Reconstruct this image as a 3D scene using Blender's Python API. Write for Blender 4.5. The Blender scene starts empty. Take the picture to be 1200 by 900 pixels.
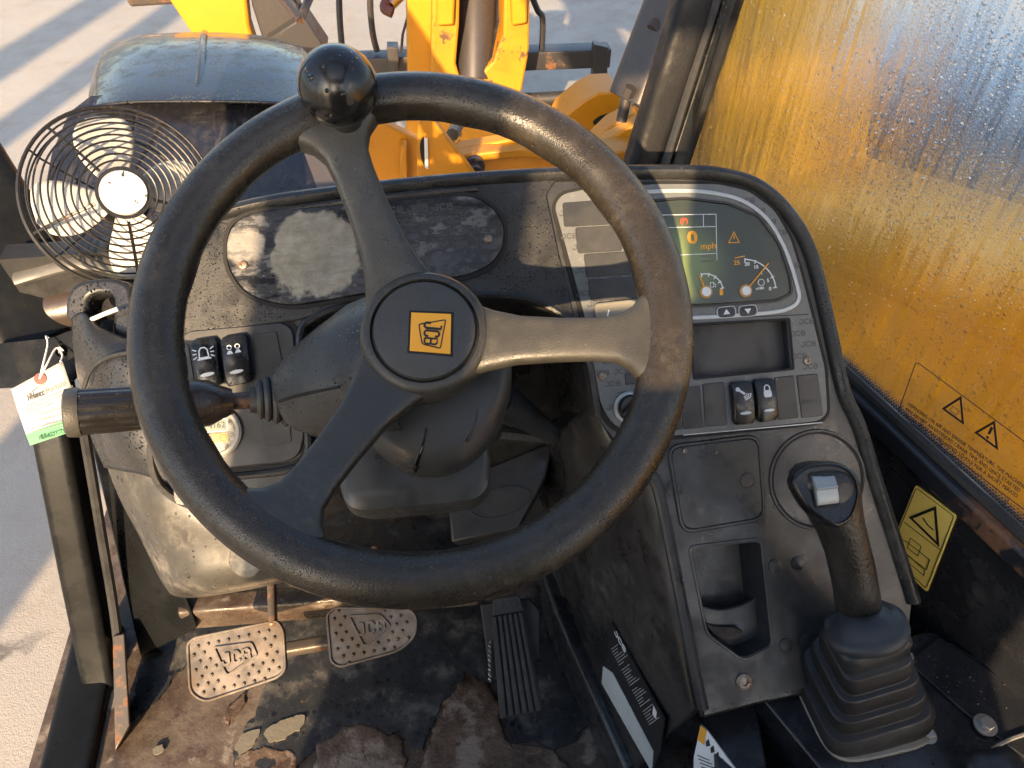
import bpy, bmesh, math, random
from mathutils import Vector as V, Matrix
from mathutils.geometry import tessellate_polygon
random.seed(7)
sc = bpy.context.scene
COL = sc.collection
rad = math.radians

# ------------------------------------------------------------------ camera
FPX = 906.0                                   # focal length in pixels of a 1200 x 900 frame
CAM = V((0, 0, 2.15)); PITCH = rad(45); YAW = rad(7)
FW = V((math.sin(YAW)*math.cos(PITCH), math.cos(YAW)*math.cos(PITCH), -math.sin(PITCH)))
RT = V((math.cos(YAW), -math.sin(YAW), 0)); UP = RT.cross(FW)
cd = bpy.data.cameras.new('camera'); cam = bpy.data.objects.new('camera', cd); COL.objects.link(cam)
cd.sensor_fit = 'HORIZONTAL'; cd.sensor_width = 36; cd.lens = 36*FPX/1200
cd.clip_start = 0.02; cd.clip_end = 600
cam.matrix_world = Matrix(((RT.x, UP.x, -FW.x, CAM.x), (RT.y, UP.y, -FW.y, CAM.y), (RT.z, UP.z, -FW.z, CAM.z), (0, 0, 0, 1)))
sc.camera = cam
# ------------------------------------------------------------------ sky, sun, exposure
SUN_EL = rad(25); SUN_HEAD = rad(18)           # light travels forward and SUN_HEAD to the right of +Y
LIGHT = V((math.sin(SUN_HEAD)*math.cos(SUN_EL), math.cos(SUN_HEAD)*math.cos(SUN_EL), -math.sin(SUN_EL)))
w = bpy.data.worlds.new('World'); sc.world = w; w.use_nodes = True
nt = w.node_tree; bg = nt.nodes['Background']
sky = nt.nodes.new('ShaderNodeTexSky'); sky.sky_type = 'NISHITA'; sky.sun_disc = False
sky.sun_elevation = SUN_EL
tosun = -LIGHT
sky.sun_rotation = math.atan2(tosun.x, tosun.y)
sky.air_density = 1.0; sky.dust_density = 2.2; sky.ozone_density = 0.6
nt.links.new(sky.outputs[0], bg.inputs[0]); bg.inputs[1].default_value = 0.125
sd = bpy.data.lights.new('sun', 'SUN'); sun = bpy.data.objects.new('sun', sd); COL.objects.link(sun)
sd.energy = 4.2; sd.angle = rad(0.6); sd.color = (1, 0.70, 0.40)
sun.rotation_euler = LIGHT.to_track_quat('-Z', 'Y').to_euler(); sun.location = (-2, -6, 6)
sc.view_settings.view_transform = 'Standard'; sc.view_settings.look = 'None'
sc.view_settings.exposure = 1.65; sc.view_settings.gamma = 1; sc.view_settings.use_curve_mapping = False
sc.cycles.max_bounces = 8; sc.cycles.transmission_bounces = 6; sc.cycles.transparent_max_bounces = 8
sc.cycles.caustics_reflective = False; sc.cycles.caustics_refractive = False
sc.cycles.sample_clamp_indirect = 6; sc.cycles.use_denoising = True

# ------------------------------------------------------------------ geometry helpers
def ray(u, v): return FW + RT*((u-600)/FPX) + UP*((450-v)/FPX)
def P(u, v, d): return CAM + ray(u, v)*d
def hit(u, v, o, n):
    r = ray(u, v); return CAM + r*((o-CAM).dot(n)/r.dot(n))
def atz(u, v, z): return hit(u, v, V((0, 0, z)), V((0, 0, 1)))

class Fr:
    def __init__(s, o, ex, ey, ez=None):
        s.o = V(o); s.ex = V(ex).normalized(); s.ez = (V(ez) if ez is not None else s.ex.cross(V(ey))).normalized()
        s.ey = s.ez.cross(s.ex).normalized(); s.ex = s.ey.cross(s.ez).normalized()
    def w(s, x, y, z=0): return s.o + s.ex*x + s.ey*y + s.ez*z
    def px(s, u, v, off=0):
        q = hit(u, v, s.o + s.ez*off, s.ez) - s.o
        return (q.dot(s.ex), q.dot(s.ey))
    def pxs(s, l, off=0): return [s.px(a, b, off) for a, b in l]
    def at(s, x, y, rot=0, z=0):
        c, k = math.cos(rot), math.sin(rot)
        return Fr(s.w(x, y, z), s.ex*c + s.ey*k, s.ey*c - s.ex*k, s.ez)

def cr(pts, n=6, closed=False):
    pts = [V(p) for p in pts]; m = len(pts); out = []
    for i in range(m if closed else m-1):
        if closed: a, b, c, d = pts[i-1], pts[i], pts[(i+1) % m], pts[(i+2) % m]
        else: a, b, c, d = pts[max(i-1, 0)], pts[i], pts[i+1], pts[min(i+2, m-1)]
        for k in range(n):
            t = k/n
            out.append(0.5*((2*b) + (c-a)*t + (2*a-5*b+4*c-d)*t*t + (3*b-a-3*c+d)*t**3))
    if not closed: out.append(pts[-1])
    return out
def cr2(pts, n=6, closed=True): return [(p.x, p.y) for p in cr([(a, b, 0) for a, b in pts], n, closed)]
def rpoly(pts, r, seg=4):
    """polygon with rounded corners"""
    out = []; m = len(pts)
    for i in range(m):
        p = V(pts[i]).to_2d(); a = V(pts[i-1]).to_2d()-p; b = V(pts[(i+1) % m]).to_2d()-p
        rr = min(r, a.length*.45, b.length*.45)
        p0 = p + a.normalized()*rr; p1 = p + b.normalized()*rr
        for k in range(seg+1):
            t = k/seg; q = p0*(1-t)**2 + p*2*t*(1-t) + p1*t*t
            out.append((q.x, q.y))
    return out
def rrect(w_, h_, r, seg=4, cx=0, cy=0):
    return rpoly([(cx-w_/2, cy-h_/2), (cx+w_/2, cy-h_/2), (cx+w_/2, cy+h_/2), (cx-w_/2, cy+h_/2)], r, seg)
def circ(r, n=32, cx=0, cy=0, ry=None): 
    ry = ry or r
    return [(cx+r*math.cos(2*math.pi*i/n), cy+ry*math.sin(2*math.pi*i/n)) for i in range(n)]
def area2(p): return sum(p[i-1][0]*p[i][1]-p[i][0]*p[i-1][1] for i in range(len(p)))
def jag(pts, amp, it=3):
    """fractal edge"""
    pts = [V(p).to_2d() for p in pts]
    for k in range(it):
        o = []
        for i in range(len(pts)):
            a, b = pts[i], pts[(i+1) % len(pts)]
            d = b-a; o.append(a)
            if d.length > .004: o.append((a+b)/2 + V((-d.y, d.x))*random.uniform(-amp, amp))
        pts = o
    return [(p.x, p.y) for p in pts]

def link(name, me, mat, parent=None, smooth=35, bevel=0, seg=2, sub=0, solid=0, blim=30):
    o = bpy.data.objects.new(name, me); COL.objects.link(o)
    if mat: me.materials.append(mat)
    if smooth:
        me.shade_smooth()
        if smooth < 180: me.set_sharp_from_angle(angle=rad(smooth))
    if solid:
        m = o.modifiers.new('Solidify', 'SOLIDIFY'); m.thickness = solid; m.offset = -1
    if sub:
        m = o.modifiers.new('Subdivision', 'SUBSURF'); m.levels = m.render_levels = sub
    if bevel:
        m = o.modifiers.new('Bevel', 'BEVEL'); m.width = bevel; m.segments = seg; m.limit_method = 'ANGLE'; m.angle_limit = rad(blim)
    if parent is not None: adopt(o, parent)
    return o
def adopt(o, parent):
    o.parent = parent
    p = parent; M = Matrix.Identity(4)
    while p is not None:
        M = p.matrix_parent_inverse @ Matrix.LocRotScale(p.location, p.rotation_euler, p.scale) @ M if p.parent is None else M
        if p.parent is None: break
        p = p.parent
    # parts carry world coordinates, roots carry a translation only
    o.matrix_parent_inverse = M.inverted() if parent.parent is None else Matrix.Identity(4)
def mesh(name, verts, faces, mat, parent=None, **k):
    me = bpy.data.meshes.new(name); me.from_pydata([tuple(v) for v in verts], [], faces); 
    bm = bmesh.new(); bm.from_mesh(me); bmesh.ops.recalc_face_normals(bm, faces=bm.faces); bm.to_mesh(me); bm.free()
    me.update(); return link(name, me, mat, parent, **k)
def root(name, label, cat, loc, group=None):
    o = bpy.data.objects.new(name, None); COL.objects.link(o); o.location = loc; o.empty_display_size = .05
    o['label'] = label; o['category'] = cat
    if group: o['group'] = group
    return o
def prism_data(fr, out, z0, z1, holes=()):
    if area2(out) < 0: out = out[::-1]
    loops = [out]+[h[::-1] if area2(h) > 0 else h for h in holes]
    flat = [p for l in loops for p in l]; n = len(flat)
    vs = [fr.w(x, y, z1) for x, y in flat]+[fr.w(x, y, z0) for x, y in flat]
    fs = []
    if holes:
        tri = tessellate_polygon([[V((x, y, 0)) for x, y in l] for l in loops])
        for t in tri: fs.append(tuple(t)); fs.append(tuple(i+n for i in reversed(t)))
    else:
        fs.append(tuple(range(n))); fs.append(tuple(range(2*n-1, n-1, -1)))
    b = 0
    for l in loops:
        m = len(l)
        for i in range(m):
            j = (i+1) % m; fs.append((b+i, b+n+i, b+n+j, b+j))
        b += m
    return vs, fs
def prism(name, fr, out, z0, z1, mat, parent=None, holes=(), **k):
    vs, fs = prism_data(fr, out, z0, z1, holes)
    return mesh(name, vs, fs, mat, parent, **k)
def join_data(parts):
    vs, fs = [], []
    for a, b in parts:
        n = len(vs); vs += list(a); fs += [tuple(i+n for i in f) for f in b]
    return vs, fs
def loft_data(secs, closed=False, caps=True):
    n = len(secs[0]); vs = [p for s in secs for p in s]; fs = []
    m = len(secs)
    for i in range(m if closed else m-1):
        a, b = i*n, ((i+1) % m)*n
        for j in range(n):
            k = (j+1) % n; fs.append((a+j, a+k, b+k, b+j))
    if caps and not closed: fs.append(tuple(range(n-1, -1, -1))); fs.append(tuple((m-1)*n+j for j in range(n)))
    return vs, fs
def loft(name, secs, mat, parent=None, closed=False, caps=True, **k):
    return mesh(name, *loft_data(secs, closed, caps), mat, parent, **k)
def tube_data(pts, r, seg=8, closed=False, flat=1.0, up=None):
    pts = [V(p) for p in pts]; m = len(pts); secs = []
    rs = r if isinstance(r, (list, tuple)) else [r]*m
    prev = None
    for i, p in enumerate(pts):
        if closed: t = pts[(i+1) % m]-pts[i-1]
        else: t = pts[min(i+1, m-1)]-pts[max(i-1, 0)]
        t.normalize()
        if up is not None: a = V(up)
        elif prev is None: a = V((0, 0, 1)) if abs(t.z) < .9 else V((1, 0, 0))
        else: a = prev
        y = (a - t*a.dot(t)).normalized(); x = y.cross(t); prev = y
        secs.append([p + (x*math.cos(2*math.pi*k/seg) + y*math.sin(2*math.pi*k/seg)*flat)*rs[i] for k in range(seg)])
    return loft_data(secs, closed)
def tube(name, pts, r, mat, parent=None, seg=8, closed=False, flat=1.0, up=None, **k):
    return mesh(name, *tube_data(pts, r, seg, closed, flat, up), mat, parent, **k)
def lathe_data(fr, prof, seg=48):
    secs = [[fr.w(r*math.cos(2*math.pi*k/seg), r*math.sin(2*math.pi*k/seg), z) for k in range(seg)] for r, z in prof]
    return loft_data(secs)
def lathe(name, fr, prof, mat, parent=None, seg=48, **k):
    return mesh(name, *lathe_data(fr, prof, seg), mat, parent, **k)
def patch(name, rows, mat, parent=None, n=6, solid=.004, **k):
    """smooth surface through a grid of points"""
    R_ = [cr(r, n) for r in rows]
    C_ = [cr([r[j] for r in R_], n) for j in range(len(R_[0]))]
    nr, nc = len(C_[0]), len(C_)
    vs = [C_[j][i] for i in range(nr) for j in range(nc)]
    fs = [(i*nc+j, i*nc+j+1, (i+1)*nc+j+1, (i+1)*nc+j) for i in range(nr-1) for j in range(nc-1)]
    return mesh(name, vs, fs, mat, parent, solid=solid, smooth=60, **k)
def box_data(fr, x0, x1, y0, y1, z0, z1): return prism_data(fr, [(x0, y0), (x1, y0), (x1, y1), (x0, y1)], z0, z1)
def box(name, fr, x0, x1, y0, y1, z0, z1, mat, parent=None, bevel=.002, **k):
    return mesh(name, *box_data(fr, x0, x1, y0, y1, z0, z1), mat, parent, bevel=bevel, **k)
def beam_fr(a, b, up=V((0, 0, 1))):
    a, b = V(a), V(b); ez = (b-a).normalized(); ex = V(up).cross(ez).normalized()
    return Fr(a, ex, ez.cross(ex), ez), (b-a).length
def beam(name, a, b, wx, wy, mat, parent=None, r=.006, up=V((0, 0, 1)), bevel=.003, **k):
    fr, L = beam_fr(a, b, up)
    return prism(name, fr, rrect(wx, wy, r), 0, L, mat, parent, bevel=bevel, **k)
def ring_out(out, wd):
    """(outer, inner) outlines of a line of width wd round an outline"""
    cx = sum(p[0] for p in out)/len(out); cy = sum(p[1] for p in out)/len(out)
    if area2(out) < 0: out = out[::-1]
    m = len(out); inn = []
    for i in range(m):
        a, p, b = V(out[i-1]).to_2d(), V(out[i]).to_2d(), V(out[(i+1) % m]).to_2d()
        e1 = (p-a); e2 = (b-p)
        if e1.length < 1e-9 or e2.length < 1e-9: inn.append((p.x, p.y)); continue
        n1 = V((-e1.y, e1.x)).normalized(); n2 = V((-e2.y, e2.x)).normalized()
        n = (n1+n2); n = n/max(n.length_squared/2, .3) if n.length > 1e-6 else n1
        q = p + n*wd; inn.append((q.x, q.y))
    return out, inn
def band_data(fr, out, wd, z0, z1):
    a, b = ring_out(out, wd); m = len(a)
    vs = [fr.w(x, y, z1) for x, y in a]+[fr.w(x, y, z1) for x, y in b]+[fr.w(x, y, z0) for x, y in a]+[fr.w(x, y, z0) for x, y in b]
    fs = []
    for i in range(m):
        j = (i+1) % m
        fs += [(i, j, m+j, m+i), (2*m+i, 3*m+i, 3*m+j, 2*m+j), (i, 2*m+i, 2*m+j, j), (m+i, m+j, 3*m+j, 3*m+i)]
    return vs, fs
def band(name, fr, out, wd, z0, z1, mat, parent=None, **k): return mesh(name, *band_data(fr, out, wd, z0, z1), mat, parent, **k)
def text_data(s, fr, x, y, size, rot=0, z=0, ext=.0002, ax='CENTER', sx=1.0, bold=0, shear=0):
    cu = bpy.data.curves.new('t', 'FONT'); cu.body = s; cu.size = size; cu.align_x = ax; cu.align_y = 'CENTER'
    cu.extrude = ext; cu.offset = bold; cu.resolution_u = 3; cu.shear = shear
    ob = bpy.data.objects.new('t', cu); COL.objects.link(ob)
    dg = bpy.context.evaluated_depsgraph_get(); me = bpy.data.meshes.new_from_object(ob.evaluated_get(dg))
    f2 = fr.at(x, y, rot, z)
    vs = [f2.w(v.co.x*sx, v.co.y, v.co.z) for v in me.vertices]; fs = [tuple(p.vertices) for p in me.polygons]
    bpy.data.objects.remove(ob); bpy.data.curves.remove(cu); bpy.data.meshes.remove(me)
    return vs, fs
def text(name, s, fr, x, y, size, mat, parent, **k):
    return mesh(name, *text_data(s, fr, x, y, size, **k), mat, parent, smooth=0)
def stroke_data(fr, pts, wd, z0, z1):
    """flat line of width wd along points, a thin raised print"""
    pts = [V(p).to_2d() for p in pts]; L, R_ = [], []
    for i, p in enumerate(pts):
        t = (pts[min(i+1, len(pts)-1)]-pts[max(i-1, 0)]).normalized(); n = V((-t.y, t.x))*wd/2
        L.append(p+n); R_.append(p-n)
    return prism_data(fr, [(q.x, q.y) for q in L]+[(q.x, q.y) for q in R_[::-1]], z0, z1)
def stroke(name, fr, pts, wd, z0, z1, mat, parent=None, **k): return mesh(name, *stroke_data(fr, pts, wd, z0, z1), mat, parent, **k)
def struct(o, label=None):
    o['kind'] = 'structure'
    if label: o['label'] = label
    return o
def tag(o, label, cat, group=None):
    o['label'] = label; o['category'] = cat
    if group: o['group'] = group
    return o

def logo_data(fr, x, y, size, rot=0, z=0, ext=.0004, sx=1.0, only=None, wd=.20):
    """block letters J C B drawn as thick strokes, cap height = size"""
    f2 = fr.at(x, y, rot, z); W_ = size*.74*sx; t = size*wd; h = size/2-t/2; w2 = W_/2-t/2; c_ = t*.7; out = []
    P_ = {'J': [[(-w2*.2, h), (w2, h), (w2, -h+c_), (w2-c_, -h), (-w2+c_, -h), (-w2, -h+c_), (-w2, -h*.25)]],
          'C': [[(w2, h*.45), (w2, h-c_), (w2-c_, h), (-w2+c_, h), (-w2, h-c_), (-w2, -h+c_), (-w2+c_, -h), (w2-c_, -h), (w2, -h+c_), (w2, -h*.45)]],
          'B': [[(-w2, -h), (-w2, h), (w2-c_, h), (w2, h-c_), (w2, c_*.6), (w2-c_*.6, 0), (w2, -c_*.6), (w2, -h+c_), (w2-c_, -h), (-w2, -h)], [(-w2, 0), (w2-c_*.6, 0)]]}
    for i, k in enumerate('JCB'):
        if only and k != only: continue
        ox = 0 if only else (i-1)*W_*1.18
        for pl_ in P_[k]: out.append(stroke_data(f2, [(ox+a_, b_) for a_, b_ in pl_], t, 0, ext))
    return join_data(out)
# ------------------------------------------------------------------ materials
class NB:
    def __init__(s, name):
        s.m = bpy.data.materials.new(name); s.m.use_nodes = True; s.t = s.m.node_tree; s.t.nodes.clear()
        s.out = s.n('ShaderNodeOutputMaterial'); s.tc = s.n('ShaderNodeTexCoord')
    def n(s, k, **p):
        q = s.t.nodes.new(k)
        for a, b in p.items(): setattr(q, a, b)
        return q
    def l(s, a, b): s.t.links.new(a, b)
    def val(s, sock, v):
        if hasattr(v, 'node'): s.l(v, sock)
        elif v is not None:
            sock.default_value = (*v, 1) if isinstance(v, (tuple, list)) and len(v) == 3 and sock.type == 'RGBA' else v
    def math(s, op, a, b=None, c=None, clamp=False):
        q = s.n('ShaderNodeMath', operation=op, use_clamp=clamp)
        s.val(q.inputs[0], a)
        if b is not None: s.val(q.inputs[1], b)
        if c is not None: s.val(q.inputs[2], c)
        return q.outputs[0]
    def coord(s, scale=(1, 1, 1), rot=(0, 0, 0), loc=(0, 0, 0), src=None):
        q = s.n('ShaderNodeMapping'); s.l(src or s.tc.outputs['Object'], q.inputs[0])
        q.inputs['Scale'].default_value = scale; q.inputs['Rotation'].default_value = rot; q.inputs['Location'].default_value = loc
        return q.outputs[0]
    def noise(s, scale, detail=4, rough=.6, vec=None, dist=0):
        q = s.n('ShaderNodeTexNoise'); s.l(vec or s.tc.outputs['Object'], q.inputs['Vector'])
        q.inputs['Scale'].default_value = scale; q.inputs['Detail'].default_value = detail; q.inputs['Roughness'].default_value = rough
        q.inputs['Distortion'].default_value = dist
        return q.outputs[0]
    def vor(s, scale, vec=None, feature='F1', rnd=1):
        q = s.n('ShaderNodeTexVoronoi', feature=feature); s.l(vec or s.tc.outputs['Object'], q.inputs['Vector'])
        q.inputs['Scale'].default_value = scale; q.inputs['Randomness'].default_value = rnd
        return q
    def ramp(s, fac, lo, hi, a=0., b=1.):
        q = s.n('ShaderNodeMapRange', interpolation_type='SMOOTHSTEP'); s.l(fac, q.inputs[0])
        for i, v in ((1, lo), (2, hi), (3, a), (4, b)): q.inputs[i].default_value = v
        return q.outputs[0]
    def mix(s, fac, a, b):
        q = s.n('ShaderNodeMix', data_type='RGBA'); s.val(q.inputs[0], fac); s.val(q.inputs[6], a); s.val(q.inputs[7], b)
        return q.outputs[2]
    def fmix(s, fac, a, b):
        q = s.n('ShaderNodeMix', data_type='FLOAT'); s.val(q.inputs[0], fac); s.val(q.inputs[2], a); s.val(q.inputs[3], b)
        return q.outputs[0]
    def bump(s, h, strength, dist=.001, prev=None):
        q = s.n('ShaderNodeBump'); s.l(h, q.inputs['Height']); q.inputs['Strength'].default_value = strength; q.inputs['Distance'].default_value = dist
        if prev: s.l(prev, q.inputs['Normal'])
        return q.outputs[0]
    def drops(s, scale, dens, vec=None):
        v = s.vor(scale, vec); sp = s.n('ShaderNodeSeparateColor'); s.l(v.outputs['Color'], sp.inputs[0])
        r = s.math('MULTIPLY_ADD', sp.outputs[0], .26, .14)
        q = s.math('DIVIDE', v.outputs['Distance'], r)
        h = s.math('SUBTRACT', 1, s.math('MULTIPLY', q, q), clamp=True)
        lim = s.math('MULTIPLY', s.ramp(s.noise(scale*.06, 3, .6), .40, .62), dens*1.5)
        on = s.math('LESS_THAN', sp.outputs[1], lim)
        return s.math('MULTIPLY', h, on)
    def spot(s, c, r, soft=.3, namp=.0, nscale=20):
        """1 inside an irregular round stain at point c"""
        q = s.n('ShaderNodeVectorMath', operation='DISTANCE'); s.l(s.tc.outputs['Object'], q.inputs[0]); q.inputs[1].default_value = c
        d = q.outputs['Value']
        if namp: d = s.math('ADD', d, s.math('MULTIPLY', s.math('SUBTRACT', s.noise(nscale, 5), .5), namp))
        return s.ramp(d, r*(1-soft), r, 1, 0)
    def bsdf(s, col, rough, metal=0, normal=None, **k):
        b = s.n('ShaderNodeBsdfPrincipled')
        s.val(b.inputs['Base Color'], col); s.val(b.inputs['Roughness'], rough); s.val(b.inputs['Metallic'], metal)
        if normal: s.l(normal, b.inputs['Normal'])
        for a, v in k.items(): s.val(b.inputs[a], v)
        s.l(b.outputs[0], s.out.inputs[0]); return b

def plastic(name, col, rough=.45, grain=(900, .12), drop=None, dust=(.10, .095, .085), dust_amt=.35, dust_scale=9, wet=0., streak=0, spec=.5):
    col = tuple(x*.82 for x in col); dust_amt = min(1, dust_amt*.95)
    b = NB(name)
    n1 = b.noise(dust_scale, 7, .65); n2 = b.noise(dust_scale*7, 5, .7)
    f = b.math('MULTIPLY', b.ramp(n1, .42, .75), b.ramp(n2, .35, .7))
    f = b.math('MULTIPLY', f, dust_amt, clamp=True)
    c = b.mix(f, col, dust)
    if streak:      # dried runs down the surface
        vs = b.coord((60, 8, 8)); st = b.ramp(b.noise(1, 5, .6, vs), .55, .7)
        c = b.mix(b.math('MULTIPLY', st, streak), c, dust)
    rg = b.math('ADD', b.math('MULTIPLY', f, .35), b.fmix(b.ramp(b.noise(22, 6, .65), .35, .65), rough-.16, rough+.14))
    nr = b.bump(b.noise(grain[0], 2, .5), grain[1], .0006)
    if wet:
        wm = b.ramp(b.noise(14, 6, .6), .5, .6); rg = b.fmix(b.math('MULTIPLY', wm, wet), rg, .12)
        c = b.mix(b.math('MULTIPLY', wm, wet*.5), c, tuple(x*.45 for x in col))
    sk = b.ramp(b.noise(310, 2, .5), .73, .77); c = b.mix(b.math('MULTIPLY', b.math('MULTIPLY', sk, b.ramp(b.noise(13, 4), .35, .6)), .8), c, dust)
    # fine scratches
    sv = b.coord((420, 22, 60), (.4, .7, .5)); sc_ = b.ramp(b.noise(1, 3, .7, sv), .68, .74)
    c = b.mix(b.math('MULTIPLY', sc_, .32), c, tuple(min(1, x*3+.03) for x in col))
    if drop:
        h = b.drops(drop[0], drop[1]); h2 = b.drops(drop[0]*2.3, drop[1]*.8)
        hh = b.math('MAXIMUM', h, b.math('MULTIPLY', h2, .45))
        nr = b.bump(hh, drop[2] if len(drop) > 2 else .9, 1.6/drop[0]*.5, nr)
        dm = b.ramp(hh, .02, .12); rg = b.fmix(dm, rg, .06); c = b.mix(b.math('MULTIPLY', dm, .2), c, tuple(x*.6 for x in col))
    b.bsdf(c, rg, 0, nr, **{'Specular IOR Level': spec}); return b.m
def paint(name, col, rough=.35, chips=.35, under=(.05, .035, .025), scale=14, drop=None, dirt=.3):
    b = NB(name); n1 = b.noise(scale, 8, .7); n2 = b.noise(scale*.35, 4)
    c = b.mix(b.math('MULTIPLY', b.ramp(b.noise(scale*.6, 7, .7), .45, .75), dirt), col, tuple(x*.42 for x in col))
    ch = b.ramp(n1, .70-chips*.2, .72-chips*.2); c = b.mix(b.math('MULTIPLY', ch, b.ramp(n2, .45, .6)), c, under)
    rg = b.fmix(ch, b.fmix(n2, rough-.08, rough+.18), .75); nr = b.bump(n1, .12, .002)
    if drop:
        hh = b.drops(drop[0], drop[1]); nr = b.bump(hh, .9, .8/drop[0], nr); rg = b.fmix(b.ramp(hh, .02, .1), rg, .05)
    b.bsdf(c, rg, 0, nr); return b.m
def plain(name, col, rough=.6, metal=0, var=.15, **k):
    b = NB(name); c = b.mix(b.noise(60, 5), tuple(x*(1-var) for x in col), tuple(min(1, x*(1+var)) for x in col))
    b.bsdf(c, rough, metal, b.bump(b.noise(400, 3), .05, .0005), **k); return b.m
def rusty(name, base, amount=.5, metal=.3, rough=.5, scale=20):
    b = NB(name); n = b.noise(scale, 8, .7); m = b.ramp(n, .62-amount*.3, .72-amount*.25)
    rc = b.mix(b.noise(scale*4, 5), (.09, .035, .015), (.22, .10, .045)); c = b.mix(m, base, rc)
    b.bsdf(c, b.fmix(m, rough, .85), b.fmix(m, metal, 0), b.bump(n, .35, .002)); return b.m

K = {}
K['dash'] = plastic('black_dash_plastic', (.020, .021, .022), .42, (700, .22), (430, .6, .7), dust=(.16, .15, .13), dust_amt=.28)
K['dash_dry'] = plastic('worn_black_plastic', (.030, .033, .036), .42, (800, .2), None, dust=(.15, .145, .13), dust_amt=.35)
K['dash_side'] = plastic('dusty_black_plastic', (.024, .024, .025), .5, (600, .15), None, dust=(.12, .115, .105), dust_amt=.5, wet=.7)
K['cowl'] = plastic('dusty_cowl_plastic', (.05, .048, .044), .42, (600, .15), (120, .12, .6), dust=(.27, .25, .21), dust_amt=.8, wet=.35)
K['pod'] = plastic('wet_pod_plastic', (.020, .021, .023), .36, (500, .15), (260, .75, 1.), dust_amt=.15)
K['rim'] = plastic('wheel_rubber', (.034, .028, .020), .26, (1000, .45), (700, .8, .7), dust=(.15, .125, .09), dust_amt=.4, dust_scale=20, wet=.6)
K['spoke'] = plastic('wheel_spoke_rubber', (.050, .048, .042), .42, (900, .5), None, dust=(.14, .13, .105), dust_amt=.6, dust_scale=14)
K['hub'] = plastic('wheel_cap_rubber', (.054, .054, .052), .5, (1100, .6), None, dust=(.1, .1, .095), dust_amt=.3)
K['knob'] = plastic('knob_gloss', (.012, .012, .012), .10, (300, .02), (140, .25, .5), dust_amt=.1, wet=.4)
K['shroud'] = plastic('column_shroud_plastic', (.035, .037, .040), .42, (800, .12), (330, .5, .7), dust=(.12, .12, .11), dust_amt=.4, wet=.4)
K['shroud_dry'] = plastic('column_lower_plastic', (.045, .048, .050), .5, (800, .12), None, dust=(.13, .13, .12), dust_amt=.5, wet=.45)
K['rubber'] = plastic('black_rubber', (.018, .018, .019), .55, (500, .2), None, dust=(.11, .105, .095), dust_amt=.35)
K['switch'] = plastic('switch_plastic', (.010, .011, .013), .25, (300, .03), (420, .6, .7), dust_amt=.08)
K['switch_dry'] = plastic('switch_plastic_dry', (.012, .013, .015), .3, (300, .03), None, dust_amt=.12)
K['blank'] = plastic('blank_plastic', (.030, .032, .034), .5, (900, .12), None, dust_amt=.3)
K['dark'] = plain('dark_recess', (.008, .008, .008), .8)
K['frame'] = plastic('black_frame_paint', (.010, .011, .012), .34, (200, .1), None, dust=(.03, .028, .026), dust_amt=.3, wet=.4, spec=.15)
K['steel_black'] = plastic('black_steel_paint', (.021, .023, .028), .30, (120, .08), (260, .12, .5), dust=(.18, .17, .15), dust_amt=.3, wet=.5)
K['pillar'] = plastic('pillar_trim', (.011, .011, .012), .55, (300, .4), None, dust=(.05, .048, .045), dust_amt=.3, spec=.25)
K['grip'] = plastic('joystick_grip', (.024, .022, .020), .42, (330, 1.0), None, dust=(.12, .11, .10), dust_amt=.35)
K['collar'] = plastic('joystick_collar', (.030, .034, .040), .5, (700, .3), None, dust=(.13, .13, .13), dust_amt=.4)
K['yellow_boom'] = paint('boom_yellow', (.80, .415, .016), .42, .15, dirt=.15)  # brighter copy of the machine yellow, standing in for sunlight on the boom
K['yellow'] = paint('machine_yellow', (.56, .235, .008), .42, .25, dirt=.25)
K['yellow_dirty'] = paint('machine_yellow_worn', (.52, .22, .010), .45, .6, under=(.10, .055, .025), scale=11, dirt=.5)
K['fender'] = plastic('mudguard_plastic', (.020, .020, .023), .20, (60, .04), (150, .8, .7), dust=(.10, .08, .05), dust_amt=.1)
K['flap'] = plastic('mudguard_flap', (.016, .016, .020), .3, (100, .06), None, dust=(.07, .062, .055), dust_amt=.7, streak=.6)
K['guard_wire'] = rusty('fan_wire', (.014, .013, .013), .08, .1, .32, 90)
K['blade'] = plain('fan_blade', (.46, .45, .42), .5, 0, .2)
K['white'] = plain('white_plastic', (.80, .80, .78), .4, 0, .04)
b = NB('scuffed_cap'); b.bsdf(b.mix(b.ramp(b.noise(120, 4, .6), .62, .64), (.62, .61, .58), (.03, .03, .03)), .4); K['capwhite'] = b.m
K['bright'] = plain('print_white', (.75, .77, .78), .5, 0, .05)
K['amber'] = plain('print_amber', (.80, .36, .03), .5, 0, .05)
K['red'] = plain('print_red', (.55, .06, .02), .5)
K['black'] = plain('print_black', (.012, .012, .012), .5)
K['silver'] = plain('silver_strip', (.42, .45, .46), .35, .3, .08)
K['emb'] = plain('emblem_yellow', (.80, .36, .02), .35, 0, .06)
K['decal'] = plain('decal_yellow', (.90, .68, .17), .35, 0, .06)
K['screw'] = rusty('rusty_screw', (.25, .22, .18), .4, .6, .4, 200)
K['carriage'] = rusty('carriage_steel', (.06, .058, .06), .25, .5, .42, 9)
K['zinc'] = plain('zinc_bolt', (.5, .49, .46), .35, .8)
K['cyl'] = plain('grey_cylinder', (.055, .05, .05), .4, .2, .3)
K['chrome'] = plain('chrome_rod', (.6, .6, .62), .2, 1)
K['redcap'] = plain('red_cap', (.10, .03, .022), .5)
K['seat'] = plain('seat_fabric', (.03, .03, .032), .9)
K['roof'] = plain('roof_liner', (.05, .05, .052), .8)
K['pedal_arm'] = rusty('pedal_arm', (.12, .10, .08), .35, .5, .4, 40)

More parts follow.
